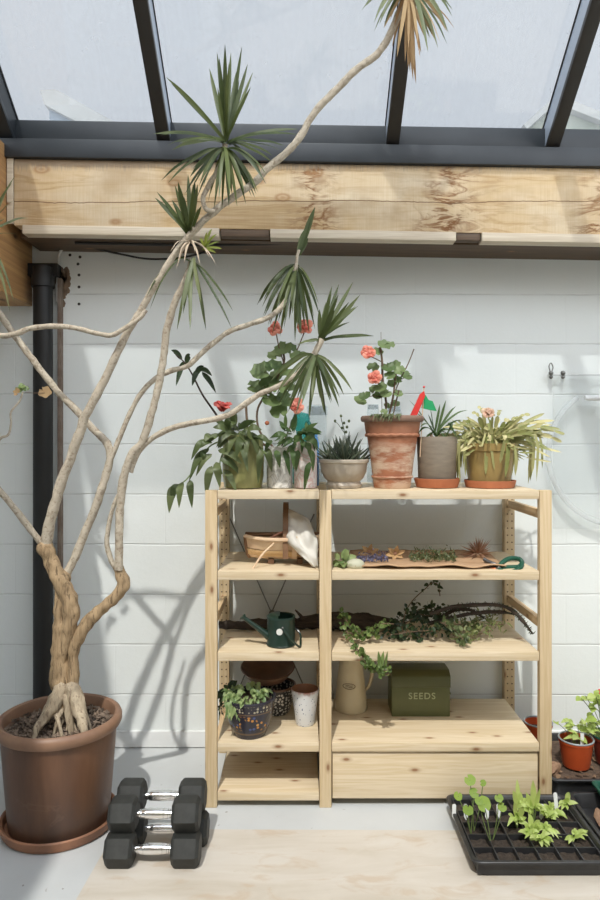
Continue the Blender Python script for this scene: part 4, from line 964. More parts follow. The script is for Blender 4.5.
B().rose(P(488, 412, y-.06), .032, (0, -1, .4), ((6, .4, .7), (9, 1.0, 1.0))).build('flower', 'pinkish', t)

# ------------------------------------------------------------------ second shelf
Z2 = .915
# trug basket
x, y = P(283, 0, 2.83).x, 2.83
t = thing('trug_basket', 'boat shaped wooden trug basket on the left of the second shelf', 'basket', (x, y, Z2))
L2, Wd, H = .138, .085, .088
def hull(u, v):     # u along the length -1..1, v across -1..1
    k = 1-abs(u)**2.6; ww = Wd*(.35+.65*k); h = H*(.05+.95*abs(v)**2.2)+.008*abs(u)**3
    return V((x+u*L2*(1+.12*abs(v)), y+v*ww, Z2+.012+h*(1 if abs(v) > .01 else .8)))
for vi in range(7):
    b = B(); v0 = -1+vi*2/7+.03; v1 = -1+(vi+1)*2/7-.03; rg = []; off = V((0, -.006*(3-vi)/3*(vi % 2), 0))
    for i in range(17):
        u = -1+i/8; a, c = hull(u, v0), hull(u, v1); n = V((0, 0, .004)); rg.append([a+off, c+off, c+off+n, a+off+n])
    b.rings(rg); b.build('slat', 'basket' if vi % 2 else 'reed', t)
b = B(); rg = []
for s in (-1, 1):
    b.tube([hull(-1+i/6, s*1.0)+V((0, 0, .006)) for i in range(13)], .0085, 8, 3)
    if s < 0: b.build('rim', 'reed', t); b = B()
for s in (-1, 1): b.tube([hull(s, -1+i/3)+V((0, 0, .004)) for i in range(7)], .0075, 8, 3)
b.build('rim', 'basket_dark', t)
b = B(); hp = [V((x+.012, y+Wd*1.03*math.cos(a), Z2+.06+.185*math.sin(a)-(0.03 if abs(math.cos(a)) > .95 else 0))) for a in [math.pi*i/12 for i in range(13)]]
rg = []
for p in hp: rg.append([p+V((-.011, 0, 0)), p+V((.011, 0, 0)), p+V((.011, .003, .004)), p+V((-.011, .003, .004))])
b.rings(rg); b.build('handle', 'basket_dark', t)
b = B(); rg = []
for i in range(9):
    v = -1.06+i*.09; p = hull(.32, max(-1, v)); p.y -= .006; p.z += -.004 if v > -1 else .02; rg.append([p+V((-.010, 0, 0)), p+V((.010, 0, 0)), p+V((.010, -.004, 0)), p+V((-.010, -.004, 0))])
b.rings(rg); b.build('band', 'reed', t)
for u in (-.35, .5):
    B().box(x+u*L2-.012, x+u*L2+.012, y-.035, y+.035, Z2, Z2+.022, .003).build('foot', 'basket_dark', t)
# dried reeds lying in the trug
for i, (a, c, m, lab) in enumerate((((250, 571, 2.70), (274, 541, 2.74), 'reed', 'pale split reed hanging out over the front of the trug'), ((247, 534, 2.80), (292, 536, 2.80), 'basket_dark', 'dark bent cane lying along the left of the trug'),
                              ((262, 541, 2.77), (298, 527, 2.78), 'pinkreed', 'pink brown stem lying across the trug'), ((255, 538, 2.78), (300, 540, 2.78), 'pinkreed', 'second pink brown stem low in the trug'))):
    A, E = P(*a), P(*c); single(B().tube([A, A.lerp(E, .5)+V((0, 0, .012)), E], [.0035, .0045, .003], 7), 'dried_stem', m, lab, 'dried stem', A, 'dried stems in the trug')
# white cloth over the handle
b = B(); g = []
lf, _ = spline([P(282, 512, 2.81), P(284, 526, 2.775), P(288, 541, 2.735), P(300, 552, 2.715), P(314, 567, 2.71)], 7)
rt, _ = spline([P(288, 507, 2.82), P(304, 515, 2.80), P(313, 528, 2.775), P(318.5, 545, 2.75), P(319, 564, 2.74)], 7)
bk, _ = spline([P(290, 508, 2.87), P(306, 516, 2.885), P(313, 527, 2.89), P(317, 540, 2.89), P(317, 552, 2.88)], 7)
for i, (a, c, d) in enumerate(zip(lf, rt, bk)):
    row = []
    for j in range(22):
        u = j/13; p = a.lerp(c, u) if u <= 1 else c.lerp(d, (u-1)/.62)
        if u <= 1: p.y -= .022*math.sin(math.pi*u); p.z += .004*math.sin(math.pi*u)
        p += V((.3, -1, .4))*.020*noise.noise(V((u*3.2, i*.22, 5.0)))+V((0, -1, .3))*.0035*math.sin(u*11+i*.4)
        p.z = max(p.z, Z2+.006); p.x = min(p.x, .0715); row.append(p)
    g.append(row)
b.rings(g, False, False); o = b.build('cotton_cloth', 'cloth', None, True, 180); o.modifiers.new('solid', 'SOLIDIFY').thickness = .003
tag(o, 'crumpled white cotton cloth draped over the trug handle', 'cloth')
# bark sheet and the drying things
b = B(); rg = []; x0, x1 = P(353, 0, 2.8).x, P(498, 0, 2.8).x
for i in range(29):
    u = i/28; X = x0+(x1-x0)*u
    rg.append([V((X, 2.685+.02*noise.noise(V((u*6, 0, 0)))+(2.98-2.685)*j/8, Z2+.006+.009*(1+noise.noise(V((u*7, j*.35, 4.0))))+(.012*(j/8)**2))) for j in range(9)])
b.rings(rg, False, False); o = b.build('bark_sheet', 'kraft'); o.modifiers.new('solid', 'SOLIDIFY').thickness = .004
tag(o, 'curled brown sheet of bark spread on the right of the second shelf', 'bark sheet')
single(B().ball(P(355.5, 563.5, 2.715)+V((0, 0, .004)), .037, (1.0, .8, .62), 18), 'gourd', 'pebble', 'pale cream oval stone at the front of the second shelf', 'stone', P(355, 570, 2.715))
b = B(); bunch(b, P(342, 560, 2.74), .03, 26, .045, .026, 'ovate', (1.0, .8, .5), .1)
for v in b.bm.verts: v.co.x = max(v.co.x, .127); v.co.z = max(v.co.z, Z2+.002)
single(b, 'leaf_pile', 'variegated', 'small heap of green leaves beside the post on the second shelf', 'leaves', P(342, 569, 2.74))
def dried(name, label, cat, c, m, fn, base):
    t = thing(name, label, cat, c); b = B(); fn(b); b.build(name+'_heads', m, t); b = B()
    for i in range(10):
        s = V(c)+V((R.uniform(-.04, .04), R.uniform(-.02, .03), R.uniform(.008, .016))); b.tube([s, s+V((R.uniform(-.1, .1), R.uniform(.0, .04), .004))], [.0013, .001], 5)
    b.build('stalks', base, t); return t
def floret(b):
    for i in range(330):
        u = R.random(); c = P(357+u*30, 558-u*2+R.gauss(0, 3.2), 2.78+R.uniform(-.05, .06)); c.z = max(c.z, Z2+.022); d = rv(1).normalized()*.008
        b.blade([c, c+d], .006, 'round', .3, up=rv(1))
dried('lavender_bunch', 'bunch of dried purple lavender lying on the bark sheet', 'dried flowers', P(372, 566, 2.78), 'lav', floret, 'moss')
def herb(b):
    for i in range(420):
        u = R.random(); c = P(410+u*46, 556+R.gauss(0, 4.0), 2.79+R.uniform(-.06, .06)); c.z = max(c.z, Z2+.022); d = (rv(1)+V((0, 0, .5))).normalized()*R.uniform(.012, .024)
        b.blade([c, c+d], .005, 'lance', .3, up=rv(1))
dried('herb_bunch', 'loose bunch of dried green herbs in the middle of the bark sheet', 'dried herbs', P(433, 566, 2.79), 'moss', herb, 'twig')
for px, py, Y, lab in ((395, 557, 2.82, 'larger dried star shaped flower on the bark sheet'), (369, 553, 2.86, 'smaller dried star shaped flower behind the lavender')):
    c = P(px, py, Y); c.z = max(c.z, Z2+.04); t = thing('star_flower', lab, 'dried flower', V((c.x, c.y, Z2+.02))); b = B()
    for k in range(6):
        a = k*math.pi/3+.3; d = V((math.cos(a), -.35, math.sin(a)*.75+.1)); b.blade([c, c+d*.02+V((0, -.006, 0)), c+d*.042], .02, 'ovate', .35, up=V((0, -1, .3)))
    b.build('petals', 'star', t); B().ball(c+V((0, -.003, 0)), .008).build('centre', 'thistle', t); B().tube([c, V((c.x+.01, c.y+.02, Z2+.022))], [.0025, .002], 6).build('stalk', 'star', t)
c = P(478, 553, 2.84); t = thing('thistle_head', 'brown spiky dried thistle head near the secateurs', 'dried flower', V((c.x, c.y, Z2+.02))); b = B()
for i in range(150):
    a = R.uniform(0, 6.283); el = R.uniform(-.1, 1.5); d = V((math.cos(a)*math.cos(el), math.sin(a)*math.cos(el), math.sin(el))); b.blade([c, c+d*.03, c+d*R.uniform(.06, .092)+V((0, 0, -.008))], .006, 'lance', .3, up=rv(1))
b.build('spines', 'thistle', t); B().ball(c, .018, (1, 1, .8)).build('centre', 'reed', t)
B().tube([c+V((0, 0, -.005)), c+V((-.03, .05, -.028)), V((c.x-.08, c.y+.09, Z2+.024))], .004, 7).build('stalk', 'twig', t)
# secateurs
sc = P(495, 565, 2.70); t = thing('secateurs', 'green handled secateurs at the right end of the second shelf', 'secateurs', V((sc.x, sc.y, Z2)))
def loop(b, l, r): b.tube([P(a, c_, Y) for a, c_, Y in l], r, 10, 5)
b = B(); loop(b, [(498, 566, 2.70), (503, 560, 2.72), (510, 556.5, 2.74), (519, 557, 2.75), (522, 561, 2.74), (518, 565, 2.72), (508, 565.5, 2.71), (501, 566, 2.70)], .0095)
loop(b, [(498, 567, 2.69), (504, 570, 2.685), (512, 570, 2.68), (519, 567, 2.69), (522, 563, 2.71)], .0095); b.build('handle', 'grip', t)
b = B(); loop(b, [(502, 565, 2.71), (494, 562, 2.72), (487, 559, 2.74), (484, 557, 2.75)], .008); loop(b, [(500, 566, 2.70), (492, 566, 2.71), (487, 563, 2.72)], .007); b.build('blade', 'blade_steel', t)
B().ball(P(499, 566.5, 2.695), .010, (1, .6, 1)).build('pivot', 'zinc', t); B().tube([P(489, 568, 2.71), P(496, 567, 2.70)], [.009, .007], 10).build('latch', 'orange', t)

# ------------------------------------------------------------------ third shelf
Z3 = .602
b = B(); b.tube([(-.348, 2.955, Z3+.022), (-.25, 2.945, Z3+.024), (-.1, 2.96, Z3+.026), (.03, 2.965, Z3+.030), (.15, 2.955, Z3+.038), (.27, 2.96, Z3+.036), (.42, 2.955, Z3+.026)], [.016, .021, .024, .027, .036, .034, .02], 12, 6, .55)
b.tube([(.02, 2.95, Z3+.04), (.0, 2.93, Z3+.07), (-.02, 2.92, Z3+.095)], [.010, .007, .003], 7)
single(b, 'bark_branch', 'dark_bark', 'long dark rough barked branch lying along the back of the third shelf', 'branch', (0, 2.955, Z3))
# watering can
x, y = P(281, 0, 2.75).x, 2.747
t = thing('watering_can', 'small dark green watering can with a white badge on the third shelf', 'watering can', (x, y, Z3))
m4 = Matrix.Scale(1.0, 3)
B().lathe([(.05, Z3), (.058, Z3+.001), (.0595, Z3+.006), (.056, Z3+.012), (.056, Z3+.105), (.058, Z3+.112), (.056, Z3+.117), (.051, Z3+.114), (.051, Z3+.03), (.003, Z3+.02)], (x, y, 0), 40).build('body', 'can', t)
b = B(); rg = []
for i in range(9):
    a = math.pi*.55+math.pi*.9*i/8; rg.append([V((x+.0555*math.cos(a), y+.0555*math.sin(a), Z3+.116)), V((x+.04*math.cos(a)-.004, y+.042*math.sin(a), Z3+.124)), V((x-.004, y+.05*math.sin(a)*.85, Z3+.125))])
b.rings(rg, False, False); b.build('half_lid', 'can', t)
b = B().tube([(x-.048, y-.012, Z3+.036), (x-.09, y-.018, Z3+.07), (x-.145, y-.026, Z3+.114)], [.016, .011, .008], 12)
b.lathe([(.009, 0), (.014, .006), (.014, .012), (.003, .012)], (x-.145, y-.026, Z3+.112), 14, Matrix.Rotation(-.8, 3, 'Y')); b.build('spout', 'can', t)
b = B(); rg = []
for a_, c_ in ((V((x+.008, y-.059, Z3+.078)), 0), (V((x+.04, y-.066, Z3+.042)), 1), (V((x+.074, y-.050, Z3+.006)), 2), (V((x+.078, y, Z3+.012)), 3), (V((x+.072, y+.04, Z3+.04)), 4), (V((x+.01, y+.060, Z3+.078)), 5)): rg.append(a_)
b.tube(rg, .0042, 8, 5); b.build('handle', 'can', t)
B().lathe([(.001, 0), (.0125, 0), (.0125, .003), (.001, .0035)], (x-.004, y-.055, Z3+.066), 24, Matrix.Rotation(math.pi/2, 3, 'X')).build('badge', 'badge', t)
B().ball((x+.008, y-.058, Z3+.082), .005).build('rivet', 'zinc', t)
# cut greenery
def ivy_thing(name, label, m, stems, per, ln, w, prof='ovate', stem='twig', rad=.002, spread=.02, loc=None):
    t = thing(name, label, 'cuttings', loc or stems[0][0]); b = B(); lf = B()
    for st in stems:
        b.tube(st, rad, 6, 4); c, _ = spline([V(p) for p in st], 8)
        for k in range(per):
            p = c[int(R.random()*(len(c)-1))]+rv(spread); p.z = max(p.z, Z3+.006) if p.y > D-.005 else p.z
            d = (rv(1)+V((0, -.3, .15))).normalized()*ln*R.uniform(.6, 1.25); e = p+d
            if e.y > D-.002: e.z = max(e.z, Z3+.004)
            lf.blade([p, p.lerp(e, .5)+V((0, 0, ln*.1)), e], w*R.uniform(.75, 1.25), prof, .25, up=rv(.7)+V((0, -1, .6)), sub=3)
    b.build('stem', stem, t); lf.build('leaves', m, t); return t
ivy_thing('ivy_trail', 'light green ivy trailing over the front edge of the third shelf above the jug', 'ivy', [
    [P(344, 622, 2.76), P(349, 634, 2.71), P(354, 643, 2.665), P(360, 651, 2.636), P(366, 660, 2.632), P(374, 668, 2.63), P(382, 672, 2.63), P(391, 672, 2.63)], pp([(342, 612), (352, 626), (362, 632)], 2.78, -.05), pp([(346, 630), (360, 634), (372, 630), (380, 636)], 2.76), pp([(366, 636), (372, 628), (382, 622), (394, 622)], 2.77), [P(354, 643, 2.665), P(362, 653, 2.634), P(370, 664, 2.632), P(380, 670, 2.63)], [P(366, 660, 2.632), P(378, 668, 2.63), P(388, 668, 2.63)]], 36, .021, .016, spread=.012)
ivy_thing('ivy_sprig', 'dark ivy sprig arching up towards the shelf above', 'ivy_dark', [
    pp([(402, 628), (405, 612), (410, 602), (417, 594), (425, 587), (432, 581), (438, 583), (440, 594)], 2.80), pp([(400, 626), (415, 616), (430, 622)], 2.80), pp([(412, 606), (420, 612), (430, 614)], 2.82)], 22, .022, .016, spread=.010)
ivy_thing('shrub_cutting', 'dense dark leafy cutting in the middle of the third shelf', 'ivy_dark', [
    pp([(380, 630), (400, 622), (420, 616), (440, 612)], 2.84), pp([(385, 634), (410, 630), (440, 628), (455, 630)], 2.78), pp([(398, 620), (425, 606), (450, 616)], 2.88), pp([(395, 632), (420, 634), (445, 622)], 2.80)], 62, .023, .015, spread=.026)
ivy_thing('feathery_cutting', 'pale feathery green cutting at the right of the third shelf', 'feather', [
    pp([(440, 628), (462, 628), (485, 624), (505, 622)], 2.80), pp([(450, 632), (470, 634), (492, 628)], 2.78), pp([(458, 626), (480, 618), (496, 612)], 2.84)], 75, .026, .007, 'lance', spread=.026)
ivy_thing('leafy_cutting', 'mid green leafy cutting hanging towards the front edge of the third shelf', 'olive_leaf', [
    pp([(440, 620), (455, 628), (463, 638), (464, 642)], 2.76, -.06), pp([(445, 624), (470, 622), (480, 630)], 2.80)], 30, .028, .017, spread=.018)
for k, (l, lab, Yk) in enumerate((([(430, 612), (452, 605), (475, 603), (497, 603), (512, 608), (522, 618), (533, 632)], 'longest dark spiny stem curving out past the right post', 2.80),
                              ([(428, 622), (450, 616), (475, 611), (500, 610), (518, 613)], 'middle dark spiny stem lying on the cuttings', 2.84), ([(436, 618), (455, 608), (470, 608), (484, 616)], 'short dark spiny stem arching over the cuttings', 2.86))):
    q = pp(l, Yk, -.06); b = B().tube(q, [.0075]*(len(q)-1)+[.003], 9, 5, .3); t = thing('spiny_stem', lab, 'stem', q[0], 'dark spiny stems on the third shelf')
    b.build('stalk', 'dark_bark', t); b = B(); c, _ = spline(q, 16)
    for p in c:
        for s in range(2):
            d = rv(1).normalized(); b.tube([p+d*.004, p+d*.016], [.0024, .0004], 4, 1)
    b.build('spines', 'dark_leaf', t)

# ------------------------------------------------------------------ fourth shelf
Z4 = .251
x, y = P(250, 0, 2.74).x, 2.737
t = thing('painted_planter', 'variegated trailing plant in a dark painted bowl pot on the fourth shelf', 'potted plant', (x, y, Z4))
B().lathe([(.05, Z4), (.062, Z4+.001), (.066, Z4+.010), (.083, Z4+.05), (.096, Z4+.1), (.100, Z4+.138), (.104, Z4+.143), (.104, Z4+.151), (.1, Z4+.154), (.093, Z4+.15), (.09, Z4+.12), (.003, Z4+.115)], (x, y, 0), 48).build('pot', 'painted', t)
soil_disc(B(), (x, y), .091, Z4+.13).build('soil', 'soil', t)
b = B()
for i in range(75):
    a = R.uniform(0, 6.283); r = .08*math.sqrt(R.random()); p = V((x-.012+r*math.cos(a), y+r*math.sin(a)-.01, Z4+.15+R.uniform(0, .03)*(1-r/.1)))
    d = V((math.cos(a)*.5+R.uniform(-.3, .3), math.sin(a)*.5-.35, R.uniform(-.4, .6))).normalized()*R.uniform(.02, .042)
    b.blade([p, p+d*.5+V((0, 0, .008)), p+d-V((0, 0, .006))], R.uniform(.012, .023), 'ovate', .3, up=V((R.uniform(-.3, .3), -.7, .8)), sub=4)
for i in range(22):
    p = P(R.uniform(226, 248), R.uniform(700, 708), 2.655); d = V((R.uniform(-.01, .01), -.008, -R.uniform(.02, .05))); b.blade([p+V((0, .01, .006)), p, p+d], R.uniform(.012, .02), 'ovate', .3, up=V((0, -1, .2)), sub=4)
b.build('leaves', 'variegated', t)
b = B(); bunch(b, P(229, 690, 2.77), .045, 40, .035, .02, 'ovate', (.8, .8, .7), .3); bunch(b, P(221, 706, 2.72), .02, 26, .02, .008, 'lance', (.7, .7, 1.8), .3); b.build('dark_leaves', 'dark_leaf', t)
b = B()
for l in ([(232, 700), (224, 694), (220, 705), (219, 718)], [(240, 700), (232, 690), (226, 688)]): b.tube(pp(l, 2.72), .0018, 5)
b.build('stem', 'stem_green', t)
x2, y2 = P(276, 0, 2.95).x, 2.955
t = thing('patterned_pot', 'black and white patterned pot behind the painted planter', 'pot', (x2, y2, Z4))
B().lathe([(.04, Z4), (.056, Z4+.002), (.075, Z4+.05), (.083, Z4+.105), (.085, Z4+.112), (.078, Z4+.112), (.07, Z4+.06), (.003, Z4+.05)], (x2, y2, 0), 40).build('body', 'spotty', t)
B().lathe([(.079, Z4+.1125), (.086, Z4+.1125), (.087, Z4+.118), (.084, Z4+.122), (.079, Z4+.12)], (x2, y2, 0), 40).build('rim', 'brown_dish', t)
mt = Matrix.Rotation(math.radians(10), 3, 'X')
o = B(); o.lathe([(.02, 0), (.045, .002), (.085, .022), (.113, .058), (.117, .064), (.113, .066), (.106, .058), (.08, .028), (.04, .009), (.003, .008)], (x2-.035, y2-.002, Z4+.1255+.010), 44, mt)
single(o, 'wide_dish', 'brown_dish', 'wide dark brown dish stacked on the patterned pot', 'dish', (x2-.035, y2, Z4+.126))
x, y = P(305, 0, 2.83).x, 2.83
t = thing('splatter_cup', 'tall white cup with blue speckles and a brown inside on the fourth shelf', 'cup', (x, y, Z4))
B().lathe([(.03, Z4), (.037, Z4+.001), (.039, Z4+.005), (.048, Z4+.08), (.0565, Z4+.138), (.0575, Z4+.144), (.055, Z4+.146)], (x, y, 0), 40).build('body', 'cup', t)
B().lathe([(.055, Z4+.146), (.052, Z4+.143), (.045, Z4+.08), (.036, Z4+.012), (.002, Z4+.010)], (x, y, 0), 40).build('inside', 'saucer', t)
x, y = P(351, 0, 2.98).x, 2.985
t = thing('enamel_jug', 'tall cream enamel jug on the fourth shelf below the trailing ivy', 'jug', (x, y, Z4))
B().lathe([(.055, Z4), (.068, Z4+.001), (.071, Z4+.008), (.068, Z4+.05), (.058, Z4+.14), (.048, Z4+.215), (.046, Z4+.235), (.054, Z4+.262), (.056, Z4+.265), (.052, Z4+.265), (.043, Z4+.23), (.06, Z4+.05), (.003, Z4+.02)], (x, y, 0), 44).build('body', 'enamel', t)
B().tube([(x+.055, y, Z4+.21), (x+.085, y, Z4+.20), (x+.092, y, Z4+.15), (x+.078, y, Z4+.10), (x+.062, y, Z4+.08)], [.007, .008, .008, .007, .006], 10, 5).build('handle', 'enamel', t)
b = B(); pts = []
for i in range(25):
    a = 2*math.pi*i/24; xx = .026*math.cos(a); zz = Z4+.118+.011*math.sin(a); rr = .0612-(zz-Z4-.118)*.12; pts.append(V((x-.012+xx, y-math.sqrt(max(rr*rr-(xx-.012)**2, 0))-.0005, zz)))
b.tube(pts, .0013, 5, 2)
for dz in (-.003, .003):
    pts = [V((x-.012+q*.015, y-math.sqrt(.0612**2-(q*.015-.012)**2)-.0005, Z4+.118+dz+.0015*math.sin(q*9))) for q in (-1, -.5, 0, .5, 1)]; b.tube(pts, .001, 5, 4)
b.build('emblem', 'twig', t)
# seeds tin
xa, xb, y = P(391.5, 0, 2.90).x, P(450.5, 0, 2.90).x, 2.898
t = thing('seed_tin', 'olive green lidded metal tin lettered SEEDS on the fourth shelf', 'tin', ((xa+xb)/2, y+.08, Z4))
B().box(xa+.002, xb-.002, y+.002, y+.135, Z4, Z4+.122, .003).build('body', 'olive_tin', t)
b = B(); b.prism([(0, 0), (.139, 0), (.139, .050), (.115, .068), (.030, .068), (0, .048)], 0, xb-xa)
for v in b.bm.verts: v.co = V((xa+v.co.y, y-.002+v.co.x, Z4+.1225+v.co.z))
bmesh.ops.bevel(b.bm, geom=list(b.bm.edges), offset=.002, segments=1, affect='EDGES'); b.build('lid', 'olive_tin_lid', t)
cu = bpy.data.curves.new('lettering', 'FONT'); cu.body = 'SEEDS'; cu.size = .038; cu.extrude = .0006; cu.align_x = 'CENTER'; cu.align_y = 'CENTER'; cu.space_character = 1.18; cu.offset = .0003
tmp = bpy.data.objects.new('lettering_curve', cu); me = bpy.data.meshes.new_from_object(tmp); me.materials.clear(); me.materials.append(M['letter'])
bpy.data.objects.remove(tmp); o = bpy.data.objects.new('lettering', me); COL.objects.link(o); o.parent = t
o.location = V(((xa+xb)/2+.004, y+.0012, Z4+.086))-ORIG[t.name]; o.rotation_euler = (math.pi/2, 0, 0)
B().tube([P(362, 0, 1).xyz*0+V((xb-.001, y+.05, Z4+.09)), V((xb+.012, y+.06, Z4+.075)), V((xb+.012, y+.10, Z4+.075)), V((xb-.001, y+.11, Z4+.09))], .003, 7, 4).build('side_handle', 'olive_tin_lid', t)

# ------------------------------------------------------------------ seed tray on the floor
def tray(t, x0, x1, y0, y1, z, h, m, flare=.012, lip=.012, r=.03):
    def rr(inset, zz):
        pts = []; a0, a1, b0, b1 = x0+inset, x1-inset, y0+inset, y1-inset
        for cx, cy, st in ((a1-r, b1-r, 0), (a0+r, b1-r, 90), (a0+r, b0+r, 180), (a1-r, b0+r, 270)):
            for k in range(6):
                a = math.radians(st+k*18); pts.append(V((cx+r*math.cos(a), cy+r*math.sin(a), zz)))
        return pts
    b = B(); b.rings([rr(flare+lip, z), rr(lip+.002, z+h-.008), rr(0, z+h-.008), rr(0, z+h-.002), rr(.002, z+h), rr(lip, z+h), rr(lip+.003, z+h-.003), rr(flare+lip+.004, z+.004)]); return b.build('tray_body', m, t)
tx0, tx1, ty0, ty1 = .556, 1.02, 2.210, 2.634
zt = z0
t = thing('seed_tray', 'black plastic seed tray with square cells of compost at the lower right', 'seed tray', (.79, 2.416, zt))
tray(t, tx0, tx1, ty0, ty1, zt, .058, 'tray')
NC, NR = 6, 5; ix0, ix1, iy0, iy1 = tx0+.024, tx1-.024, ty0+.022, ty1-.022
b = B(); cw, rw = (ix1-ix0)/NC, (iy1-iy0)/NR
for i in range(NC+1): b.box(ix0+i*cw-.0025, ix0+i*cw+.0025, iy0, iy1, zt+.007, zt+.049, .001)
for j in range(NR+1): b.box(ix0-.002, ix1+.002, iy0+j*rw-.0025, iy0+j*rw+.0025, zt+.007, zt+.0485, .001)
b.build('cell_insert', 'tray', t)
b = B(); rg = []
for j in range(31):
    rg.append([V((ix0+(ix1-ix0)*i/36, iy0+(iy1-iy0)*j/30, zt+.030+.010*noise.noise(V((i*.6, j*.6, 9))))) for i in range(37)])
b.rings(rg, False, False); b.build('compost', 'compost', t)
# seedlings; foot = point on the compost
def foot(px, py): 
    Y = (EYE-(zt+.036))*F/(py-HZ); return P(px, py, Y)
NAS = [((474, 829), [(470, 778, .030), (483, 781, .018)], 'round leaved seedling with the tallest disc leaf at the back left of the tray'),
       ((471, 833), [(458, 794, .024), (474, 791, .026), (468, 808, .028)], 'round leaved seedling with three low leaves at the left of the tray'),
       ((491, 842), [(484, 802, .038), (479, 799, .022)], 'round leaved seedling with the broadest leaf in the left of the tray'),
       ((493, 838), [(502, 805, .024), (499, 796, .022)], 'round leaved seedling with folded leaves right of the broadest leaf')]
for ft, lv, lab in NAS:
    c = foot(*ft); t = thing('nasturtium_seedling', lab, 'seedling', c, 'round leaved seedlings'); b = B(); l = B()
    for px, py, r in lv:
        e = P(px, py, c.y-.01+R.uniform(-.02, .02)); b.tube([c, c.lerp(e, .5)+V((R.uniform(-.006, .006), 0, 0)), e], .0016, 6, 4); l.disc(e, (R.uniform(-.25, .25), -.85, .55), r*.64, 6, .08, .03)
    b.build('stem', 'stem_green', t); l.build('leaves', 'lime', t)
SD = [(519, 818, [(517, 777), (513, 788), (521, 790)]), (534, 822, [(533, 778), (526, 790), (540, 786), (530, 798)]), (517, 826, [(508, 812), (524, 806), (514, 800), (520, 816)]), (532, 838, [(518, 830), (540, 818), (530, 812), (524, 822), (538, 828)]),
      (541, 842, [(536, 850), (546, 846), (530, 838), (552, 838), (548, 850)]), (545, 832, [(558, 832), (562, 838), (548, 822), (552, 826)]), (553, 815, [(544, 806), (560, 810), (548, 800), (564, 816)]), (566, 810, [(569, 790), (564, 800), (567, 796)]),
      (574, 838, [(577, 829), (573, 840), (579, 832)]), (528, 808, [(520, 800), (536, 800), (528, 792), (534, 808)]), (548, 818, [(540, 812), (556, 818), (546, 808)])]
SL_ = ['tall thin seedling at the back of the tray', 'tallest leafy seedling in the middle of the tray', 'pale seedling left of the middle of the tray', 'bushy pale seedling at the centre of the tray', 'low seedling with leaves drooping towards the tray front', 'seedling with leaves pointing right near the tray middle',
       'broad pale seedling right of the tallest one', 'thin seedling by the back right corner of the seed tray', 'tiny two leaved seedling alone at the right of the tray', 'short seedling behind the bushy pale one', 'small seedling squeezed between two bigger pale ones']
for (fx, fy, lv), lab in zip(SD, SL_):
    c = foot(fx, fy); t = thing('lettuce_seedling', lab, 'seedling', c, 'pale leafy seedlings'); b = B(); l = B()
    for px, py in lv:
        e = P(px, py, c.y+R.uniform(-.03, .02)); e.z = max(e.z, zt+.040); q = c.lerp(e, .3)+V((0, 0, .010)); b.tube([c, q], [.0022, .0016], 6, 2)
        l.blade([q, q.lerp(e, .5)+V((0, 0, .008)), e], R.uniform(.014, .021), 'ovate', .25, up=V((R.uniform(-.3, .3), -.8, .8)), sub=4)
        for _ in range(2): dd = V((R.uniform(-.045, .045), R.uniform(-.04, .0), R.uniform(-.012, .025))); l.blade([q, q+dd*.55+V((0, 0, .010)), q+dd], R.uniform(.011, .016), 'ovate', .3, up=V((R.uniform(-.4, .4), -.8, .8)), sub=4)
        d = V((R.uniform(-.03, .03), -.01, R.uniform(-.005, .02))); l.blade([q, q+d*.6+V((0, 0, .004)), q+d*1.3], .017, 'ovate', .25, up=V((0, -.8, .8)), sub=4)
    b.build('stem', 'stem_green', t); l.build('leaves', 'lettuce', t)
for i, (px, py, lab) in enumerate(((454, 803, 'white plant label at the far left of the seed tray'), (466, 800, 'white plant label second from the left in the seed tray'), (487, 800, 'white plant label third from the left in the seed tray'), (499, 800, 'white plant label fourth from the left in the seed tray'),
                              (518, 806, 'white plant label behind the tall thin seedling'), (541, 800, 'white plant label behind the tallest leafy seedling'), (557, 803, 'tallest white plant label at the right of the seed tray'))):
    c = foot(px, 818 if i != 6 else 812); hh = (.052 if i != 6 else .072)
    m = Matrix.Translation(V((c.x, c.y, zt+.035))) @ Matrix.Rotation(R.uniform(-.12, .12), 4, 'Y') @ Matrix.Rotation(-.12, 4, 'X')
    b = B().prism([(-.007, .012), (0, -.0), (.007, .012), (.007, hh), (.004, hh+.004), (-.004, hh+.004), (-.007, hh)], -.0007, .0007)
    for v in b.bm.verts: v.co = m @ v.co
    single(b, 'plant_label', 'tag', lab, 'plant label', (c.x, c.y, zt+.035), 'white plant labels in the seed tray')
# second black tray with a bark piece
t = thing('garden_tray', 'empty black plastic tray beside the seed tray at the right edge', 'tray', (1.24, 2.45, zt))
tray(t, 1.028, 1.47, 2.23, 2.652, zt, .058, 'tray')
B().box(1.06, 1.44, 2.26, 2.62, zt+.004, zt+.010, .002).build('liner', 'tray', t)
b = B(); c, e = P(571, 812, 2.56), P(612, 850, 2.36); rg = []
for i in range(12):
    u = i/11; p = c.lerp(e, u); w_ = .030*(.5+math.sin(math.pi*min(1, .15+u*.8))*.6); q = V((.72, .69, 0))
    p.x = max(p.x, 1.075+.03); p.z = zt+.030+.006*noise.noise(V((u*6, 0, 3)))
    rg.append([p-q*w_+V((0, 0, -.008)), p-q*w_*.5+V((0, 0, .010)), p+V((0, 0, .015)), p+q*w_*.5+V((0, 0, .011)), p+q*w_+V((0, 0, -.006)), p+V((0, 0, -.014))])
b.rings(rg); single(b, 'bark_piece', 'bark_brown', 'flat reddish brown piece of bark lying in the tray at the right edge', 'bark', V((1.15, 2.45, zt+.012)))
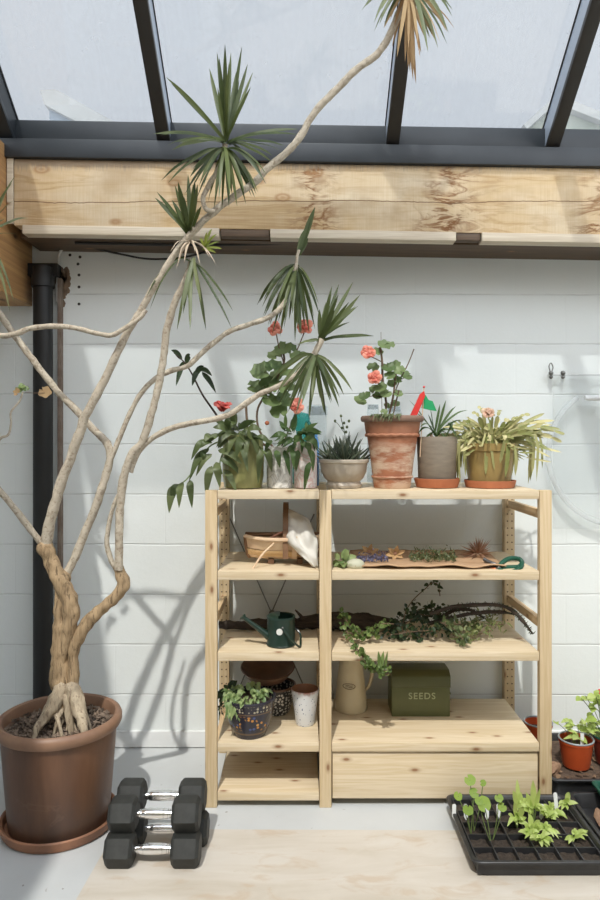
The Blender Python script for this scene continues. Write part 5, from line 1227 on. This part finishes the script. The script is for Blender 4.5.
# green tray and cup at the right edge
t = thing('green_tray', 'dark green plastic tray resting on the black tray at the right edge', 'tray', (1.30, 2.56, zt+.0585))
tray(t, 1.128, 1.48, 2.44, 2.668, zt+.0585, .036, 'dark_green_tray', .008, .008, .02)
B().box(1.15, 1.46, 2.462, 2.646, zt+.063, zt+.066, .001).build('liner', 'dark_green_tray', t)
t = thing('white_pot', 'small white plastic pot in the green tray at the right edge', 'pot', (1.192, 2.60, zt+.0665)); zz = zt+.0665
B().lathe([(.022, zz), (.026, zz+.002), (.032, zz+.05), (.034, zz+.054), (.034, zz+.06), (.030, zz+.06), (.028, zz+.05), (.002, zz+.045)], (1.192, 2.60, 0), 28).build('body', 'grey_rim', t)
B().lathe([(.031, zz+.0605), (.035, zz+.061), (.036, zz+.066), (.031, zz+.067)], (1.192, 2.60, 0), 28).build('rim', 'tag', t)
# gravel tray behind with plastic pots
t = thing('debris_tray', 'black tray of leaf debris behind the seed tray under the plastic pots', 'tray', (1.4, 2.9, 0))
tray(t, .985, 1.9, 2.688, 3.12, .0005, .088, 'tray', .012, .012, .025)
b = B(); rg = []
for j in range(14): rg.append([V((1.012+.86*i/30, 2.716+.378*j/13, .062+.005*noise.noise(V((i*.7, j*.7, 1))))) for i in range(31)])
b.rings(rg, False, False); b.build('debris', 'litter_base', t)
b = B()
for i in range(260):
    p = V((R.uniform(1.02, 1.85), R.uniform(2.725, 3.08), R.uniform(.066, .074))); d = V((R.uniform(-1, 1), R.uniform(-1, 1), R.uniform(0, .4))).normalized()*R.uniform(.012, .035)
    b.blade([p, p+d*.5+V((0, 0, .005)), p+d], R.uniform(.008, .02), 'ovate', .3, up=V((R.uniform(-.5, .5), R.uniform(-.5, .5), 1)), sub=3)
o = b.build('leaf_litter', 'litter', t); o['kind'] = 'stuff'
sb = B().ball(P(552, 770, 2.79)+V((0, 0, .012)), .03, (1, .8, 1.0), 16)
for v in sb.bm.verts: v.co += rv(.003)+V((1, 1, 1))*.018*noise.noise(v.co*38)
single(sb, 'stone', 'bark_brown', 'rough brown stone in the debris tray beside the shelf post', 'stone', P(552, 775, 2.79))
def plastic_pot(x, y, r, h, m, rimm, name, label, grp='plastic pots in the debris tray'):
    z = .0705; t = thing(name, label, 'plant pot', (x, y, z), grp)
    B().lathe([(r*.6, z), (r*.74, z+.001), (r*.76, z+.006), (r*.93, z+h-.014), (r*.97, z+h-.013), (r*.97, z+h-.004), (r*.90, z+h-.004), (r*.86, z+h-.02), (r*.8, z+h*.6), (.003, z+h*.58)], (x, y, 0), 36).build('pot', m, t)
    B().lathe([(r*.91, z+h-.0035), (r*.98, z+h-.0035), (r, z+h), (r*.97, z+h+.003), (r*.91, z+h+.002)], (x, y, 0), 36).build('rim', rimm, t)
    soil_disc(B(), (x, y), r*.84, z+h*.72).build('soil', 'soil', t); return t, z+h*.72
t, zz = plastic_pot(1.147, 2.85, .072, .112, 'orange_pot', 'grey_rim', 'seedling_pot', 'bright orange red plastic pot with a grey rim beside the shelf post')
b = B(); l = B()
for (px, py), r in (((566, 722), .018), ((572, 728), .022), ((564, 718), .016), ((578, 726), .02), ((556, 720), .02), ((570, 734), .018)):
    c = V((1.147+R.uniform(-.02, .02), 2.85, zz)); e = P(px, py, 2.85); b.tube([c, c.lerp(e, .6)+V((0, 0, .01)), e], .0014, 5, 3); l.blade([e, e+V((R.uniform(-.02, .02), -.01, .006)), e+V((R.uniform(-.04, .04), -.02, -.004))], .024, 'ovate', .3)
b.build('stem', 'stem_green', t); l.build('leaves', 'lettuce', t)
b = B().box(-.007, .007, -.0007, .0007, -.02, .05, 0, Matrix.Translation(V((1.16, 2.82, zz+.015)))); b.build('label_stick', 'tag', t)
plastic_pot(1.042, 3.0, .062, .118, 'orange_pot', 'grey_rim', 'seedling_pot', 'orange red plastic pot half hidden behind the right shelf post')
t, zz = plastic_pot(1.298, 2.87, .074, .115, 'dark_red_pot', 'dark_green_tray', 'seedling_pot', 'dark red plastic pot with a leafy plant at the right edge')
b = B(); l = B()
for i in range(34):
    px, py = R.uniform(572, 640), R.uniform(690, 736); c = V((1.298+R.uniform(-.03, .03), 2.87, zz)); e = P(px, py, 2.87+R.uniform(-.06, .06)); b.tube([c, c.lerp(e, .6)+V((0, 0, .02)), e], .0016, 5, 3)
    for k in range(3):
        d = V((R.uniform(-.045, .045), R.uniform(-.04, .01), R.uniform(-.02, .02))); l.blade([e, e+d*.5+V((0, 0, .008)), e+d], .028, 'ovate', .3, up=V((R.uniform(-.3, .3), -.6, 1)), sub=4)
b.tube([P(606, 745, 2.87), P(600, 715, 2.87), P(599, 690, 2.87)], .002, 6, 3)
b.build('stem', 'stem_green', t); l.build('leaves', 'lettuce', t)
l = B().rose(P(599, 690, 2.86), .014); l.build('bud', 'red_petal', t)

# ------------------------------------------------------------------ light, sky, camera
w = bpy.data.worlds.new('sky'); S.world = w; w.use_nodes = True; nt = w.node_tree; bg = nt.nodes['Background']
tc = nt.nodes.new('ShaderNodeTexCoord'); o = sep(nt, tc.outputs['Generated'])
grad = ramp(nt, o[2], [(.0, (.66, .68, .70)), (.25, (.77, .80, .85)), (1.0, (.68, .74, .84))])
cl = ramp(nt, noi(nt, coords(nt, (1, 1, 1), 'Generated'), 2.2, 5, .6), [(.35, 0.0), (.7, .7)])
sky = mix(nt, cl, grad, (.84, .86, .90))
toward = math_(nt, 'POWER', math_(nt, 'ADD', math_(nt, 'MULTIPLY', o[1], -.5), .5, True), 1.7)
lk(nt, sky, bg.inputs[0])
lk(nt, math_(nt, 'ADD', math_(nt, 'MULTIPLY', toward, 3.9), .95), bg.inputs[1])
sun = bpy.data.lights.new('sun', 'SUN'); sun.energy = 2.75; sun.angle = math.radians(1.0); sun.color = (1.0, .975, .92)
so = bpy.data.objects.new('sun', sun); COL.objects.link(so); so.location = (-1, -4, 8)
so.rotation_euler = V((.2, 1, -1.5)).to_track_quat('-Z', 'Y').to_euler()
cam = bpy.data.cameras.new('camera'); cam.sensor_fit = 'AUTO'; cam.sensor_width = 36; cam.lens = F/900*36; cam.shift_y = (HZ+2-450)/900; cam.clip_start = .05
co = bpy.data.objects.new('camera', cam); COL.objects.link(co); co.location = (0, 0, EYE); co.rotation_euler = (math.pi/2, 0, 0)
S.camera = co
S.view_settings.view_transform = 'Standard'; S.view_settings.look = 'None'; S.view_settings.gamma = 1; S.view_settings.use_curve_mapping = False
S.view_settings.exposure = 0.0
